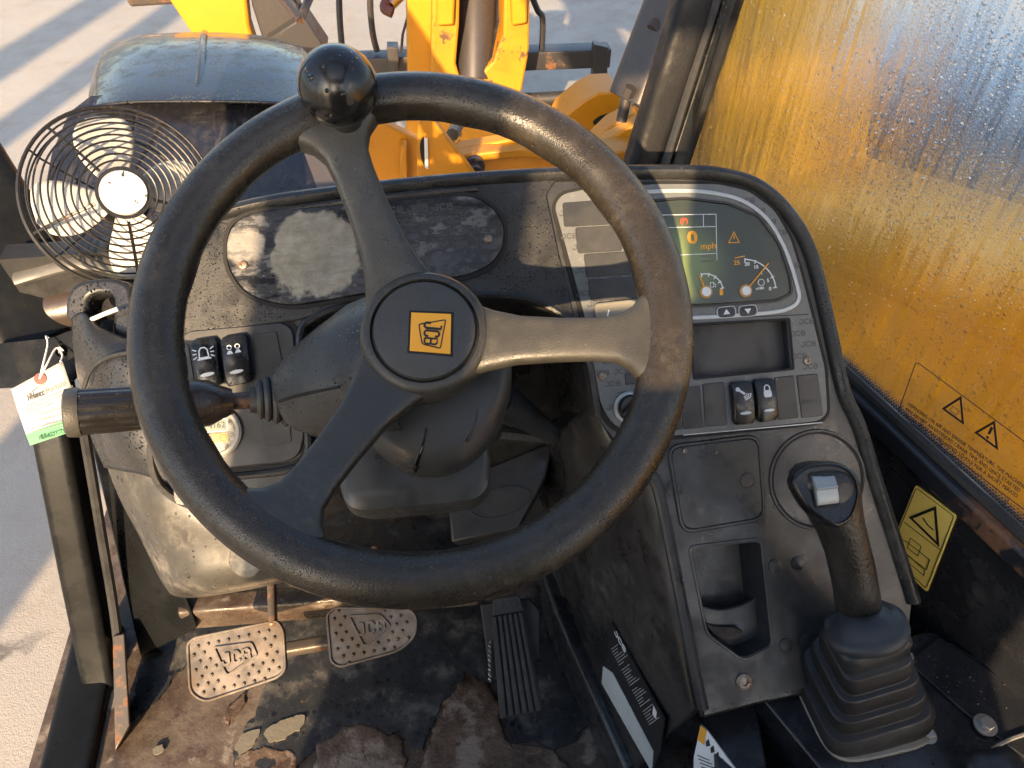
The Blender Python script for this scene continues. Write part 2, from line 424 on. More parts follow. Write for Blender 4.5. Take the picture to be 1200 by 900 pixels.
# ------------------------------------------------------------------ main frames of the cab
D = Fr(P(800, 400, .78), (1, 0, 0), (0, .7071, .7071), (0, -.7071, .7071))      # sloping dash face
ZF = 1.05                                                                        # cab floor height
FL = Fr((0, 0, ZF), (1, 0, 0), (0, 1, 0), (0, 0, 1))
WA, WB = V((.458, .592, 1.52)), V((.534, .349, 1.52))                            # sill of the right window
wdir = (WB-WA).normalized()                                                      # runs to the rear
RW = Fr(WA, wdir, (0, 0, 1), V((0, 0, 1)).cross(wdir)*-1)                            # x to the rear, y up, z into the cab
GR = Fr((0, 0, 0), (1, 0, 0), (0, 1, 0), (0, 0, 1))

# ------------------------------------------------------------------ ground
b = NB('yard_concrete')
n1 = b.noise(.5, 6, .6); n2 = b.noise(5, 8, .7); n3 = b.noise(60, 6, .75)
c = b.mix(b.ramp(n1, .3, .7), (.265, .245, .215), (.345, .32, .285)); c = b.mix(b.math('MULTIPLY', b.ramp(n2, .5, .75), .45), c, (.20, .185, .165))
c = b.mix(b.math('MULTIPLY', b.ramp(n3, .55, .75), .4), c, (.20, .18, .16))
cv = b.vor(.32, b.coord((1, 1, 1), (0, 0, .3)), 'DISTANCE_TO_EDGE')
dd = b.math('ADD', cv.outputs['Distance'], b.math('MULTIPLY', b.math('SUBTRACT', b.noise(2.2, 6), .5), .12))
ck = b.ramp(b.math('ABSOLUTE', dd), .0, .008, 1, 0)
c = b.mix(b.math('MULTIPLY', ck, b.ramp(b.noise(.7, 3), .5, .62)), c, (.10, .09, .08))
hn = b.math('ADD', b.math('MULTIPLY', n3, .6), b.math('MULTIPLY', b.noise(180, 3, .6), .5))
b.bsdf(c, b.fmix(b.ramp(n2, .4, .6), .55, .85), 0, b.bump(hn, .35, .015))
g = mesh('ground', [(-150, -150, 0), (150, -150, 0), (150, 250, 0), (-150, 250, 0)], [(0, 1, 2, 3)], b.m, smooth=0); struct(g, 'pale worn concrete yard around the machine')

# ------------------------------------------------------------------ cab floor
b = NB('rusty_floor')
n1 = b.noise(9, 8, .7); n2 = b.noise(40, 7, .7)
c = b.mix(b.ramp(n1, .35, .65), (.045, .030, .021), (.125, .10, .078)); c = b.mix(b.ramp(n2, .5, .68), c, (.05, .028, .02))
c = b.mix(b.math('MULTIPLY', b.ramp(b.noise(16, 6, .65), .58, .66), .8), c, (.23, .195, .16))
h = b.math('ADD', n1, b.math('MULTIPLY', n2, .4))
b.bsdf(c, b.fmix(b.ramp(b.noise(12, 5), .40, .55), .7, .16), 0, b.bump(h, .6, .006)); K['floor'] = b.m
b = NB('floor_black_coating')
n1 = b.noise(18, 8, .7); n2 = b.noise(70, 6, .7)
c = b.mix(b.ramp(n1, .5, .7), (.020, .022, .025), (.10, .095, .085)); c = b.mix(b.math('MULTIPLY', b.ramp(n2, .6, .7), .7), c, (.15, .10, .06))
dr = b.drops(70, .5); c = b.mix(b.ramp(dr, .02, .1), c, (.008, .008, .01))
b.bsdf(c, b.fmix(b.ramp(n1, .4, .6), .25, .7), 0, b.bump(n2, .4, .003)); K['coat'] = b.m
fl = box('cab_floor', FL, -.60, .62, -1.12, .92, -.03, 0, K['floor'], bevel=0); struct(fl, 'rusty steel cab floor')
# coating that has broken away in ragged patches, plus bare flakes
edge = [(500, 690), (420, 700), (330, 745), (300, 840), (275, 900), (300, 930), (372, 880), (420, 868), (470, 855), (495, 880), (520, 820), (548, 788), (575, 800), (600, 868), (650, 880), (690, 850), (650, 760), (640, 690)]
cp = [FL.px(a, b_) for a, b_ in edge]
prism('coating', FL, jag(cp, .16, 4), .0, .0035, K['coat'], fl, smooth=0)
cp = [FL.px(a, b_) for a, b_ in [(190, 690), (160, 790), (150, 860), (200, 800), (240, 765), (330, 745), (430, 700), (520, 680), (640, 660), (620, 600), (400, 600), (300, 640)]]
prism('coating', FL, jag(cp, .16, 4), .0, .003, K['coat'], fl, smooth=0)
b = NB('flake_paint'); b.bsdf(b.mix(b.noise(50, 5), (.12, .11, .085), (.18, .165, .13)), .7, 0, b.bump(b.noise(120, 5), .4, .002)); K['flake'] = b.m
for poly in ([(310, 862), (325, 850), (345, 842), (358, 840), (352, 858), (335, 868), (318, 872)], [(276, 880), (285, 862), (306, 856), (300, 872), (280, 890)], [(180, 880), (192, 874), (194, 880), (184, 886)]):
    prism('paint_flake', FL, jag([FL.px(a, b_) for a, b_ in poly], .2, 2), .003, .006, K['flake'], fl, smooth=0)
# rusty scale mounds along the break
b = NB('rust_scale'); n1 = b.noise(25, 7, .7)
c = b.mix(b.ramp(n1, .3, .7), (.045, .026, .017), (.115, .078, .053)); c = b.mix(b.ramp(b.noise(14, 7, .7), .5, .62), c, (.20, .16, .13)); c = b.mix(b.ramp(b.noise(55, 6, .7), .56, .68), c, (.05, .022, .012))
b.bsdf(c, b.fmix(n1, .25, .8), 0, b.bump(n1, .7, .006)); K['scale'] = b.m
def mound(pts, hgt, name='rust_scale'):
    out = jag([FL.px(a, b_) for a, b_ in pts], .2, 4); cx = sum(p[0] for p in out)/len(out); cy = sum(p[1] for p in out)/len(out)
    secs = []
    for s_, z in ((1, 0), (.985, hgt*.6), (.95, hgt*.95), (.85, hgt), (.5, hgt*.8), (.1, hgt*.75)):
        secs.append([FL.w(cx+(x-cx)*s_, cy+(y-cy)*s_, z) for x, y in out])
    loft(name, secs, K['scale'], fl, smooth=60)
mound([(365, 905), (370, 872), (400, 853), (440, 852), (468, 862), (478, 890), (470, 920), (400, 930)], .0045)
mound([(272, 905), (282, 884), (310, 874), (345, 882), (352, 905), (310, 925)], .0045)
mound([(488, 915), (505, 870), (520, 830), (535, 800), (556, 790), (574, 806), (585, 840), (600, 872), (650, 880), (672, 905), (600, 940), (520, 940)], .0045)
mound([(262, 842), (275, 824), (290, 812), (280, 835), (268, 850)], .004)

# firewall and toe board
b = K['coat']
fw = mesh('firewall', [(-.50, .86, ZF), (.30, .86, ZF), (.30, .80, 1.62), (-.50, .80, 1.62), (-.50, .89, ZF), (.30, .89, ZF), (.30, .83, 1.62), (-.50, .83, 1.62)],
          [(0, 1, 2, 3), (4, 7, 6, 5), (0, 4, 5, 1), (1, 5, 6, 2), (2, 6, 7, 3), (3, 7, 4, 0)], K['dash_side'], smooth=0); struct(fw, 'dark steel wall at the front of the footwell')
# cross member under the pedals, worn to bare metal
beam('cross_member', P(215, 718, 1.12), P(560, 690, 1.16), .03, .05, K['floor'], fl)
beam('cross_member', P(330, 762, 1.06), P(470, 738, 1.08), .018, .018, K['pedal_arm'], fl)
# ------------------------------------------------------------------ cab frame
cf = root('operator_cab', 'black steel cab frame around the open left doorway and the windscreen', 'cab', (-.52, .62, ZF))
# left front post, leaning back to the sill
def prof_beam(name, pts, wx, wy, mat, par, r=.012, up=V((0, 0, 1)), **k):
    secs = []; pts = [V(p) for p in pts]
    for i, p in enumerate(pts):
        t = (pts[min(i+1, len(pts)-1)]-pts[max(i-1, 0)]).normalized(); x = V(up).cross(t).normalized(); y = t.cross(x)
        secs.append([p+x*a+y*c_ for a, c_ in rrect(wx, wy, r, 5)])
    return loft(name, secs, mat, par, smooth=50, **k)
prof_beam('door_post', cr([P(52, 420, .99), P(70, 520, 1.02), P(92, 640, 1.07), P(113, 745, 1.12), P(125, 800, 1.14)], 4), .046, .06, K['frame'], cf, up=V((0, 1, .3)))
prof_beam('door_sill', [V((-.555, .64, 1.035)), V((-.54, .3, 1.035)), V((-.53, -1.1, 1.035))], .07, .06, K['frame'], cf)
tube('door_seal', cr([P(98, 500, .99), P(118, 620, 1.05), P(137, 740, 1.10), P(146, 860, 1.08), P(142, 940, 1.05)], 6), .007, K['rubber'], cf)
# inner flange, edge lit
mesh('post_flange', [P(132, 745, 1.09), P(146, 742, 1.09), P(152, 850, 1.04), P(135, 880, 1.03), P(133, 745, 1.12), P(147, 742, 1.12), P(153, 852, 1.07), P(136, 882, 1.06)],
     [(0, 1, 2, 3), (4, 7, 6, 5), (0, 4, 5, 1), (1, 5, 6, 2), (2, 6, 7, 3), (3, 7, 4, 0)], K['pedal_arm'], cf, bevel=.002)
# toe panel between post and cowl
mesh('toe_panel', [P(96, 470, 1.06), P(150, 520, 1.0), P(232, 735, 1.10), P(165, 770, 1.14), P(96, 470, 1.09), P(150, 520, 1.03), P(232, 735, 1.13), P(165, 770, 1.17)],
     [(0, 1, 2, 3), (4, 7, 6, 5), (0, 4, 5, 1), (1, 5, 6, 2), (2, 6, 7, 3), (3, 7, 4, 0)], K['frame'], cf, bevel=.004)
# left windscreen pillar
lp0, lp1 = P(66, 400, .99), P(-150, 60, .93)
beam('windscreen_pillar', lp0, lp0 + (lp1-lp0)*((2.80-lp0.z)/(lp1.z-lp0.z)), .13, .10, K['frame'], cf, r=.02)
# pillar foot: brown wet cross tube and curved grab lever
lathe('cross_tube', beam_fr(P(20, 372, .985), P(125, 352, .97))[0], [(.001, 0), (.034, 0), (.034, .105), (.030, .112), (.001, .112)], rusty('brown_tube', (.045, .032, .026), .12, .1, .3, 18), cf)
tube('grab_lever', cr([P(20, 326, .915), P(50, 317, .915), P(85, 308, .91), P(115, 308, .91), P(150, 316, .91)], 5), .013, plastic('lever_grey', (.10, .098, .09), .4, (300, .1), None, (.3, .28, .24), .5), cf, flat=.6, seg=12)
# strap plate with the hole the tag hangs from
q = Fr(P(45, 415, .90), RT, UP, -FW)
prism('strap_plate', q, rpoly([q.px(*p) for p in [(-14, 404), (60, 396), (86, 386), (92, 430), (86, 446), (20, 454), (-14, 456)]], .006), -.006, 0, K['frame'], cf, holes=[circ(.0075, 20, *q.px(72, 411))], bevel=.001)
# right windscreen pillar in two steps, with rubber edge
def wall_px(u, v, off): 
    h_ = hit(u, v, RW.o+RW.ez*off, RW.ez); return h_
for nm, off, pl, pr, mt, th in (('windscreen_pillar', .03, (728, 212), (800, 215), 'frame', .05), ):
    a0 = P(748, 215, 1.03); a1 = P(812, 0, .93); a2 = P(840, -100, .89)
    prof_beam(nm, [P(742, 236, 1.06), P(748, 205, 1.05), P(790, 70, .98), P(835, -80, .92), P(870, -220, .87)], .05, .045, K['pillar'], cf, r=.014, up=V((1, 0, 0)))
prof_beam('pillar_inner', [P(782, 236, 1.07), P(788, 205, 1.06), P(842, 40, .98), P(890, -120, .90)], .032, .03, K['frame'], cf, r=.006, up=V((1, 0, 0)))
tube('pillar_seal', [P(770, 236, 1.03), P(775, 205, 1.02), P(830, 30, .95), P(880, -130, .88)], .006, K['rubber'], cf)
# lower right wall, sill and rear parts
wl = prism('right_wall', RW, [(-.9, -.02), (-.9, -.48), (.60, -.48), (.60, -.02)] if RW.ex.y > 0 else [(-.6, -.02), (-.6, -.48), (.9, -.48), (.9, -.02)], -.03, 0, K['steel_black'], cf, bevel=.002)
x0, x1 = (-.95, .50) if RW.ex.y > 0 else (-.5, .95)
b = NB('rusty_sill'); nn = b.noise(30, 7, .7); mk = b.math('MULTIPLY', b.ramp(nn, .45, .55), b.spot(tuple(P(1170, 630, .76)), .06, .6, .04, 30))
c = b.mix(mk, (.016, .018, .024), b.mix(b.noise(90, 5), (.07, .03, .015), (.2, .10, .05)))
b.bsdf(c, b.fmix(mk, .28, .8), 0, b.bump(nn, .3, .002)); K['sill'] = b.m
prism('window_sill', RW, [(x0, -.022), (x1, -.022), (x1, .004), (x0, .004)], -.028, .012, K['sill'], cf, bevel=.004)
lo = RW.px(985, 470)
# roof, rear posts and rear panel behind the camera, unseen; they shape the shade inside
rf = Fr((0, 0, 2.80), (1, 0, 0), (0, 1, 0), (0, 0, 1))
prism('roof_panel', rf, rpoly([(-.74, -1.14), (.62, -1.14), (.5, .55), (-.70, .55)], .06), 0, .06, K['roof'], cf, holes=[rpoly([(-.42, -.45), (.44, -.45), (.36, .45), (-.40, .45)], .05)], bevel=.01)
beam('rear_post', (-.56, -1.08, ZF), (-.56, -1.08, 2.82), .08, .08, K['frame'], cf, up=V((0, 1, 0)))
beam('rear_post', (.60, -1.08, ZF), (.60, -1.08, 2.82), .08, .08, K['frame'], cf, up=V((0, 1, 0)))
QP = Fr((-.56, 0, ZF), (0, 1, 0), (0, 0, 1), (1, 0, 0))
prism('quarter_panel', QP, rpoly([(-1.03, 0), (-.66, 0), (-.63, .5), (-.63, 1.745), (-1.03, 1.745)], .03), -.02, .02, K['steel_black'], cf, bevel=.004)  # unseen panel added to keep sun off the wheel and middle dash
box('corner_panel', Fr((0, -1.08, ZF), (1, 0, 0), (0, 0, 1), (0, -1, 0)), -.515, -.47, .625, 1.745, -.02, .02, K['steel_black'], cf)  # unseen strip added to trim the sun reaching the wheel's right side
box('rear_panel', Fr((0, -1.08, ZF), (1, 0, 0), (0, 0, 1), (0, -1, 0)), -.52, .56, 0, .62, -.02, .02, K['steel_black'], cf)

# ------------------------------------------------------------------ right side window, misted and wet
b = NB('misted_wet_glass')
vec = b.coord((1, 1, 1)); 
run = b.coord((120, 120, 9), (0, rad(9), 0)); rn = b.noise(1, 5, .65, run)
lv = b.tc.outputs['Object']
h1 = b.drops(330, .75); h2 = b.drops(170, .55)
dp = b.math('MAXIMUM', h1, h2)
clear = b.ramp(rn, .52, .58)                                 # runs where drops have wiped the mist away
dpm = b.math('MULTIPLY', dp, b.math('SUBTRACT', 1, b.math('MULTIPLY', clear, .8)))
fine = b.noise(420, 3, .6)
hh = b.math('ADD', dpm, b.math('MULTIPLY', rn, .5)); hh = b.math('ADD', hh, b.math('MULTIPLY', fine, .35))
nr = b.bump(hh, .9, .0026)
gl = b.n('ShaderNodeBsdfRefraction'); gl.inputs['IOR'].default_value = 1.14; b.val(gl.inputs['Roughness'], b.fmix(clear, .24, .08)); b.l(nr, gl.inputs['Normal']); gl.inputs['Color'].default_value = (.97, .97, .96, 1)
gs = b.n('ShaderNodeBsdfGlossy'); gs.inputs['Roughness'].default_value = .12; b.l(nr, gs.inputs['Normal'])
fr_ = b.n('ShaderNodeFresnel'); fr_.inputs[0].default_value = 1.15; b.l(nr, fr_.inputs[1])
m1 = b.n('ShaderNodeMixShader'); b.l(fr_.outputs[0], m1.inputs[0]); b.l(gl.outputs[0], m1.inputs[1]); b.l(gs.outputs[0], m1.inputs[2])
tr = b.n('ShaderNodeBsdfTranslucent'); tr.inputs[0].default_value = (.8, .78, .74, 1); df = b.n('ShaderNodeBsdfDiffuse'); df.inputs[0].default_value = (.8, .78, .74, 1)
m2 = b.n('ShaderNodeMixShader'); m2.inputs[0].default_value = .5; b.l(tr.outputs[0], m2.inputs[1]); b.l(df.outputs[0], m2.inputs[2])
m3 = b.n('ShaderNodeMixShader'); b.val(m3.inputs[0], b.math('MULTIPLY', b.math('SUBTRACT', 1, clear), b.fmix(b.ramp(b.noise(7, 4), .35, .65),   .01, .045))); b.l(m1.outputs[0], m3.inputs[1]); b.l(m2.outputs[0], m3.inputs[2])
tp = b.n('ShaderNodeBsdfTransparent'); tp.inputs[0].default_value = (.95, .95, .93, 1)
m4 = b.n('ShaderNodeMixShader'); b.val(m4.inputs[0], b.fmix(clear, .34, .72)); b.l(m3.outputs[0], m4.inputs[1]); b.l(tp.outputs[0], m4.inputs[2])
b.l(m4.outputs[0], b.out.inputs[0]); K['glass'] = b.m
sw = root('side_window', 'misted right side window streaked with water drops and carrying a printed notice', 'window', tuple(WA))
ps = [RW.px(*p) for p in [(793, 216), (865, -10)]]
top = .95; sgn = 1 if RW.ex.y > 0 else -1
fx0, fx1 = ps[0][0], ps[1][0]
slope = (fx1-fx0)/(ps[1][1]-ps[0][1])
pane = [(fx0+slope*(.004-ps[0][1]), .004), (-sgn*1.3, .004), (-sgn*1.3, top), (fx0+slope*(top-ps[0][1]), top)]
prism('pane', RW, pane, -.012, -.007, K['glass'], sw, smooth=0)
# rubber edge of the pane with its printed dot border
ed = [RW.w(pane[0][0], .006, -.004), RW.w(pane[1][0], .006, -.004)]
tube('seal', ed, .007, K['rubber'], sw)
tube('seal', [RW.w(pane[0][0], .006, -.004), RW.w(pane[3][0], pane[3][1], -.004)], .007, K['rubber'], sw)
dots = []
for r_ in range(4):
    n_ = 130
    for i in range(n_):
        x = .0 + (i + .5*(r_ % 2))*.0036; rr = .00125*(1-.18*r_)
        dots.append(prism_data(RW, circ(rr, 6, x, .0145+r_*.0030), -.0068, -.0064))
o = mesh('dot_border', *join_data(dots), K['black'], sw, smooth=0); o['kind'] = 'stuff'
# clear notice on the glass
zt = -.0066
co = [RW.px(*p) for p in [(1070, 427), (1046, 487), (1198, 602), (1260, 572)]]
nx0 = co[1][0]; ny0 = RW.px(1048, 488)[1]; nx1 = RW.px(1200, 601)[0]+.012; ny1 = RW.px(1070, 427)[1]
qd = rpoly([RW.px(1068, 425), RW.px(1046, 487), RW.px(1199, 604), RW.px(1238, 552)], .0045)
nd = [band_data(RW, qd, .0008, zt, zt+.0004)]
tx0, ty0 = RW.px(1058, 476); tx1, ty1 = RW.px(1195, 575)
rot = math.atan2(ty1-ty0, tx1-tx0); tl = math.hypot(tx1-tx0, ty1-ty0)
lines = ['DEPENDING ON AIR AND ENGINE TEMPERATURE, THE MACHINE', 'MAY EXHIBIT AN EXTENDED CRANK TIME AND ONCE STARTED', 'ENGINE SPEED MAY BE LIMITED TO IDLE FOR A SHORT PERIOD.']
tf = RW.at(tx0, ty0, rot)
for i, s_ in enumerate(lines):
    d_ = text_data(s_, tf, 0, -.0072*i+.001, .0062, z=zt, ax='LEFT', ext=.0002)
    xs = [(p-tf.o).dot(tf.ex) for p in d_[0]]; k_ = tl*(1, .98, .99)[i]/max(xs)
    nd.append(([p + tf.ex*((p-tf.o).dot(tf.ex)*(k_-1)) for p in d_[0]], d_[1]))
for tri in ([(1121, 466), (1098, 481), (1124, 500)], [(1160, 495), (1136, 509), (1164, 530)]):
    nd.append(band_data(RW, [RW.px(*p) for p in tri], .0022, zt, zt+.0004))
nd.append(stroke_data(RW, [RW.px(1157, 503), RW.px(1153, 511)], .0025, zt, zt+.0004)); nd.append(prism_data(RW, circ(.0014, 10, *RW.px(1151.5, 515)), zt, zt+.0004))
nd.append(band_data(RW, [RW.px(*p) for p in [(1111, 478), (1119, 484), (1115, 489), (1107, 483)]], .0005, zt, zt+.0004))
mesh('printed_notice', *join_data(nd), K['black'], sw, smooth=0)
# beads of water standing on the inside of the pane
bd = []
def bead(fr, x, y, r, z, sq=.45, el=1.0, n=6):
    vs = [fr.w(x, y, z+r*sq)]; fs = []
    for k, (rr, zz) in enumerate(((.62, .78), (1., .0))):
        for i in range(n):
            a = 2*math.pi*(i+.5*k)/n; vs.append(fr.w(x+r*rr*math.cos(a), y+r*rr*math.sin(a)*el, z+r*sq*zz))
    for i in range(n):
        j = (i+1) % n; fs.append((0, 1+i, 1+j)); fs.append((1+i, 1+n+i, 1+j)); fs.append((1+j, 1+n+i, 1+n+j))
    return vs, fs
rb = random.Random(3)
def water(name, rough=.0):
    b = NB(name); b.bsdf((1, 1, 1), .02, 0, None, **{'Transmission Weight': 1.0, 'IOR': 1.33}); return b.m
K['water'] = water('water_bead')
for i in range(15000):
    x = rb.uniform(-.42, .45); y = rb.uniform(.03, .62)
    r = min(.0014, .0003+rb.expovariate(1/.00025))
    bd.append(bead(RW, x, y, r, -.0070, .5, rb.uniform(1, 1.5)))
o = mesh('water_beads', *join_data(bd), K['water'], sw, smooth=180); o['kind'] = 'stuff'

# yellow crush warning on the wall below the window
wz = .0015
yc = [(1073, 568), (1121, 604), (1086, 694), (1040, 650)]
ol = rpoly([RW.px(*p, wz) for p in yc], .004)
yd = prism('warning_decal', RW, ol, .0004, wz, K['decal'], wl, smooth=0); yd['label'] = 'yellow crush warning decal'
pr = [band_data(RW, rpoly([RW.px(*p, wz) for p in [(1073.5, 571), (1118.5, 605), (1085.5, 690), (1042, 649)]], .004), .0007, wz, wz+.0004)]
pr.append(stroke_data(RW, [RW.px(1060, 612, wz), RW.px(1103, 645, wz)], .0008, wz, wz+.0004))
pr.append(band_data(RW, [RW.px(*p, wz) for p in [(1097, 593), (1065, 606), (1101, 641)]], .0030, wz, wz+.0004))
for pp, wd in (([(1056, 632), (1062, 634), (1090, 656), (1086, 668), (1055, 645)], .0008), ([(1067, 630), (1080, 640), (1076, 652), (1063, 642)], .0007), ([(1053, 640), (1084, 668), (1083, 675), (1051, 648)], .0008)):
    pr.append(band_data(RW, [RW.px(*p, wz) for p in pp], wd, wz, wz+.0004))
pr.append(stroke_data(RW, [RW.px(1082, 607, wz), RW.px(1087, 615, wz), RW.px(1094, 621, wz)], .0015, wz, wz+.0004))
mesh('decal_print', *join_data(pr), K['black'], yd, smooth=0)

# ------------------------------------------------------------------ outside: mudguard
mg = root('mudguard', 'dark wet plastic mudguard with a centre seam beyond the fan', 'mudguard', (-.55, 1.9, .5))
rows = [[P(110, 124, 1.765), P(150, 119, 1.755), P(232, 118, 1.75), P(300, 119, 1.75), P(354, 122, 1.77)],
        [P(112, 112, 1.82), P(150, 104, 1.80), P(232, 104, 1.79), P(300, 106, 1.79), P(352, 108, 1.82)],
        [P(113, 88, 1.93), P(152, 78, 1.90), P(234, 76, 1.89), P(305, 78, 1.89), P(356, 86, 1.92)],
        [P(118, 66, 2.05), P(158, 54, 2.02), P(236, 50, 2.01), P(310, 54, 2.01), P(360, 66, 2.04)],
        [P(132, 52, 2.18), P(165, 42, 2.15), P(238, 39, 2.14), P(308, 43, 2.14), P(352, 54, 2.17)],
        [P(138, 50, 2.34), P(170, 43, 2.32), P(240, 40, 2.3), P(304, 44, 2.3), P(345, 55, 2.33)],
        [P(142, 62, 2.46), P(172, 60, 2.45), P(240, 60, 2.45), P(300, 62, 2.45), P(340, 70, 2.46)]]
patch('top_shell', rows, K['fender'], mg, solid=.006)
patch('side_skirt', [[r[0] for r in rows], [r[0]-V((.04, 0, .06)) for r in rows], [r[0]-V((.05, 0, .2)) for r in rows]], K['fender'], mg, solid=.005)
patch('side_skirt', [[r[-1] for r in rows], [r[-1]+V((.03, 0, -.06)) for r in rows], [r[-1]+V((.04, 0, -.2)) for r in rows]], K['fender'], mg, solid=.005)
tube('seam_rib', cr([P(230.5, 114, 1.785), P(234, 92, 1.84), P(237, 60, 1.95), P(239, 42, 2.08), P(240, 38.5, 2.2)], 6), .009, K['fender'], mg, seg=10)
# rear flap
bk = [P(52, 228, 1.62), P(60, 168, 1.70), P(88, 128, 1.77), P(130, 119, 1.79), P(355, 119, 1.79), P(372, 200, 1.66), P(378, 262, 1.56), P(380, 330, 1.50), P(40, 330, 1.50)]
fo = bk[0]; ff = Fr(P(220, 220, 1.64), (1, 0, 0), (P(220, 120, 1.79)-P(220, 320, 1.50)))
prism('rear_flap', ff, [ff.px(*p) for p in [(44, 350), (50, 232), (60, 180), (80, 132), (106, 112), (232, 102), (356, 108), (366, 150), (384, 260), (392, 350)]], -.008, 0, K['flap'], mg, bevel=.002)
mesh('skirt_bracket', *join_data([prism_data(ff, [ff.px(*p) for p in [(352, 168), (372, 172), (396, 205), (398, 250), (382, 250), (366, 205)]], -.012, .004)]), rusty('bracket_steel', (.10, .09, .085), .3, .3, .5, 12), mg)

# ------------------------------------------------------------------ outside: boom, nose, carriage, chassis
BF = V((-.298, .9545, 0)); BS = V((.9545, .298, 0))                # machine forward and right
lb = root('loader_boom', 'yellow telescopic loader boom running past the right window', 'boom', (1.25, .6, 1.0))
bs = Fr(V((.80, .80, 0)), BF, (0, 0, 1))                              # side view: x forward, y up, z to the left
if bs.ez.x > 0: bs.ez = -bs.ez
# pixel outline of the left flank of the boom, on its own plane
t0 = bs.px(1200, 325); t1 = bs.px(1080, 280); t2 = bs.px(905, 212); t3 = bs.px(910, 90); t4 = bs.px(918, 5)
flank = [(t0[0]-1.6, t0[1]+.50), t0, t1, t2, t3, t4, (t4[0]+.1, t4[1]+.55), (t4[0]+1.75, t4[1]+.35), (t4[0]+1.85, t4[1]-.1), (t4[0]+.25, t4[1]+.12), (t4[0]+.12, t4[1]-.25), (t4[0]+.10, .42), (t0[0]-1.6, .42)]
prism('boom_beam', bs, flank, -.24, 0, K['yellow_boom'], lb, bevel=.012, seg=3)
# weld seam rail along the flank
tube('flank_rail', [bs.w(t0[0]-1.5, t0[1]+.30, .004), bs.w(t2[0], t2[1]-.12, .004)], .012, K['yellow'], lb)
ec = root('engine_cover', 'slate blue glossy engine cover beyond the boom, seen through the misted window', 'engine cover', (1.9, 1.6, 0))
ef = Fr((0, 0, 0), (1, 0, 0), (0, 1, 0), (0, 0, 1))
K['ecover'] = plain('engine_cover_paint', (.035, .055, .085), .15, 0, .2, **{'Coat Weight': 1.0, 'Coat Roughness': .06})
secs = []
for s_ in (0, .25, .5, .75, 1):
    o_ = V((1.42, .35, .42))+BF*(s_*2.3)+BS*0
    secs.append([o_+BS*x+V((0, 0, z)) for x, z in ((0, 0), (0, .70), (.05, .82), (.2, .92), (1.0, .92), (1.15, .80), (1.2, .5), (1.2, 0))])
loft('cover_shell', secs, K['ecover'], ec, bevel=.02, seg=3, smooth=50)
for i in range(6):
    o_ = V((1.42, .35, .42))+BF*(.4+i*.12)
    beam('louvre', o_+V((0, 0, .2))-BS*.004, o_+V((0, 0, .6))-BS*.004, .05, .012, K['dark'], ec, up=BF)

# boom nose: two yellow cheeks with the dark tilt cylinder between them
bn = root('boom_nose', 'worn yellow boom nose with a dark cylinder between its cheeks', 'boom nose', P(545, 150, 3.3) * 1)
YN = 3.30
nf = Fr(V((.2, YN, 0)), (1, 0, 0), (0, 0, 1), (0, -1, 0))
def cheek(name, px, y0, y1, mat):
    f_ = Fr(V((.2, y0, 0)), (1, 0, 0), (0, 0, 1), (0, -1, 0))
    return prism(name, f_, [f_.px(*p) for p in px], -(y1-y0), 0, mat, bn, bevel=.01)
cheek('cheek_plate', [(476, -60), (508, -60), (508, 60), (506, 125), (508, 180), (476, 178), (478, 90)], YN+.08, YN+.3, K['yellow'])
cheek('nose_plate', [(508, -60), (540, -60), (538, 30), (534, 75), (540, 95), (560, 90), (578, 72), (590, 40), (592, -60), (622, -60), (620, 60), (612, 105), (600, 130), (590, 180), (508, 180), (504, 110)], YN, YN+.20, K['yellow_dirty'])
cheek('lug', [(513, -60), (536, -60), (532, 30), (512, 31)], YN-.035, YN+.01, K['yellow'])
cheek('lug', [(597, -60), (619, -60), (618, 28), (600, 31)], YN-.035, YN+.01, K['yellow'])
tube('tilt_cylinder', [P(558, -70, 3.33), P(557, 30, 3.36), P(556, 95, 3.40)], [.095, .088, .075], K['cyl'], bn, seg=28)
tube('hose', cr([P(586, -40, 3.36), P(584, 40, 3.36), P(578, 70, 3.36), P(566, 88, 3.36)], 5), .022, K['rubber'], bn, seg=10)
tube('cable', [P(486, -10, 3.30), P(472, 40, 3.35), P(470, 62, 3.45)], .006, K['cyl'], bn, seg=6)
tube('coupling', [P(470, -6, 3.25), P(457, 7, 3.22)], .022, K['chrome'], bn, seg=12)
tube('coupling_cap', cr([P(464, -2, 3.24), P(454, 2, 3.22), P(451, 10, 3.21), P(460, 15, 3.21)], 4), .022, K['redcap'], bn, seg=10)
# fork carriage
fc = root('fork_carriage', 'rusty dark steel fork carriage across the boom nose', 'fork carriage', tuple(atz(560, 60, .4)))
YC = 3.62
def cpt(u, v, y=YC):
    r = ray(u, v); return CAM + r*((y-CAM.y)/r.y)
beam('top_bar', cpt(390, 76), cpt(713, 64), .10, .085, K['carriage'], fc, up=V((0, 0, 1)))
tube('lower_bar', [cpt(420, 128, 3.58), cpt(706, 112, 3.58)], .035, K['carriage'], fc, seg=16)
cpz = Fr(V((0, YC-.06, 0)), (1, 0, 0), (0, 0, 1), (0, -1, 0))
prism('end_plate', cpz, [cpz.px(*p) for p in [(696, 52), (713, 56), (711, 108), (693, 112), (695, 80)]], -.05, 0, K['carriage'], fc, holes=[[cpz.px(*p) for p in [(698, 88), (701, 86), (702, 98), (698, 103)]]], bevel=.003)
for a_ in ([(434, -20), (434, 10), (437, 40), (442, 60)], [(397, -20), (398, 20), (401, 58)], [(621, -10), (630, 12), (636, 22), (635, 57)]):
    tube('guard_rail', cr([cpt(x, y, YC) for x, y in a_], 4), .014, K['carriage'], fc, seg=8)
beam('clamp_block', cpt(460, 52, YC-.08), cpt(461, 82, YC-.08), .07, .05, K['cyl'], fc, up=V((1, 0, 0)))
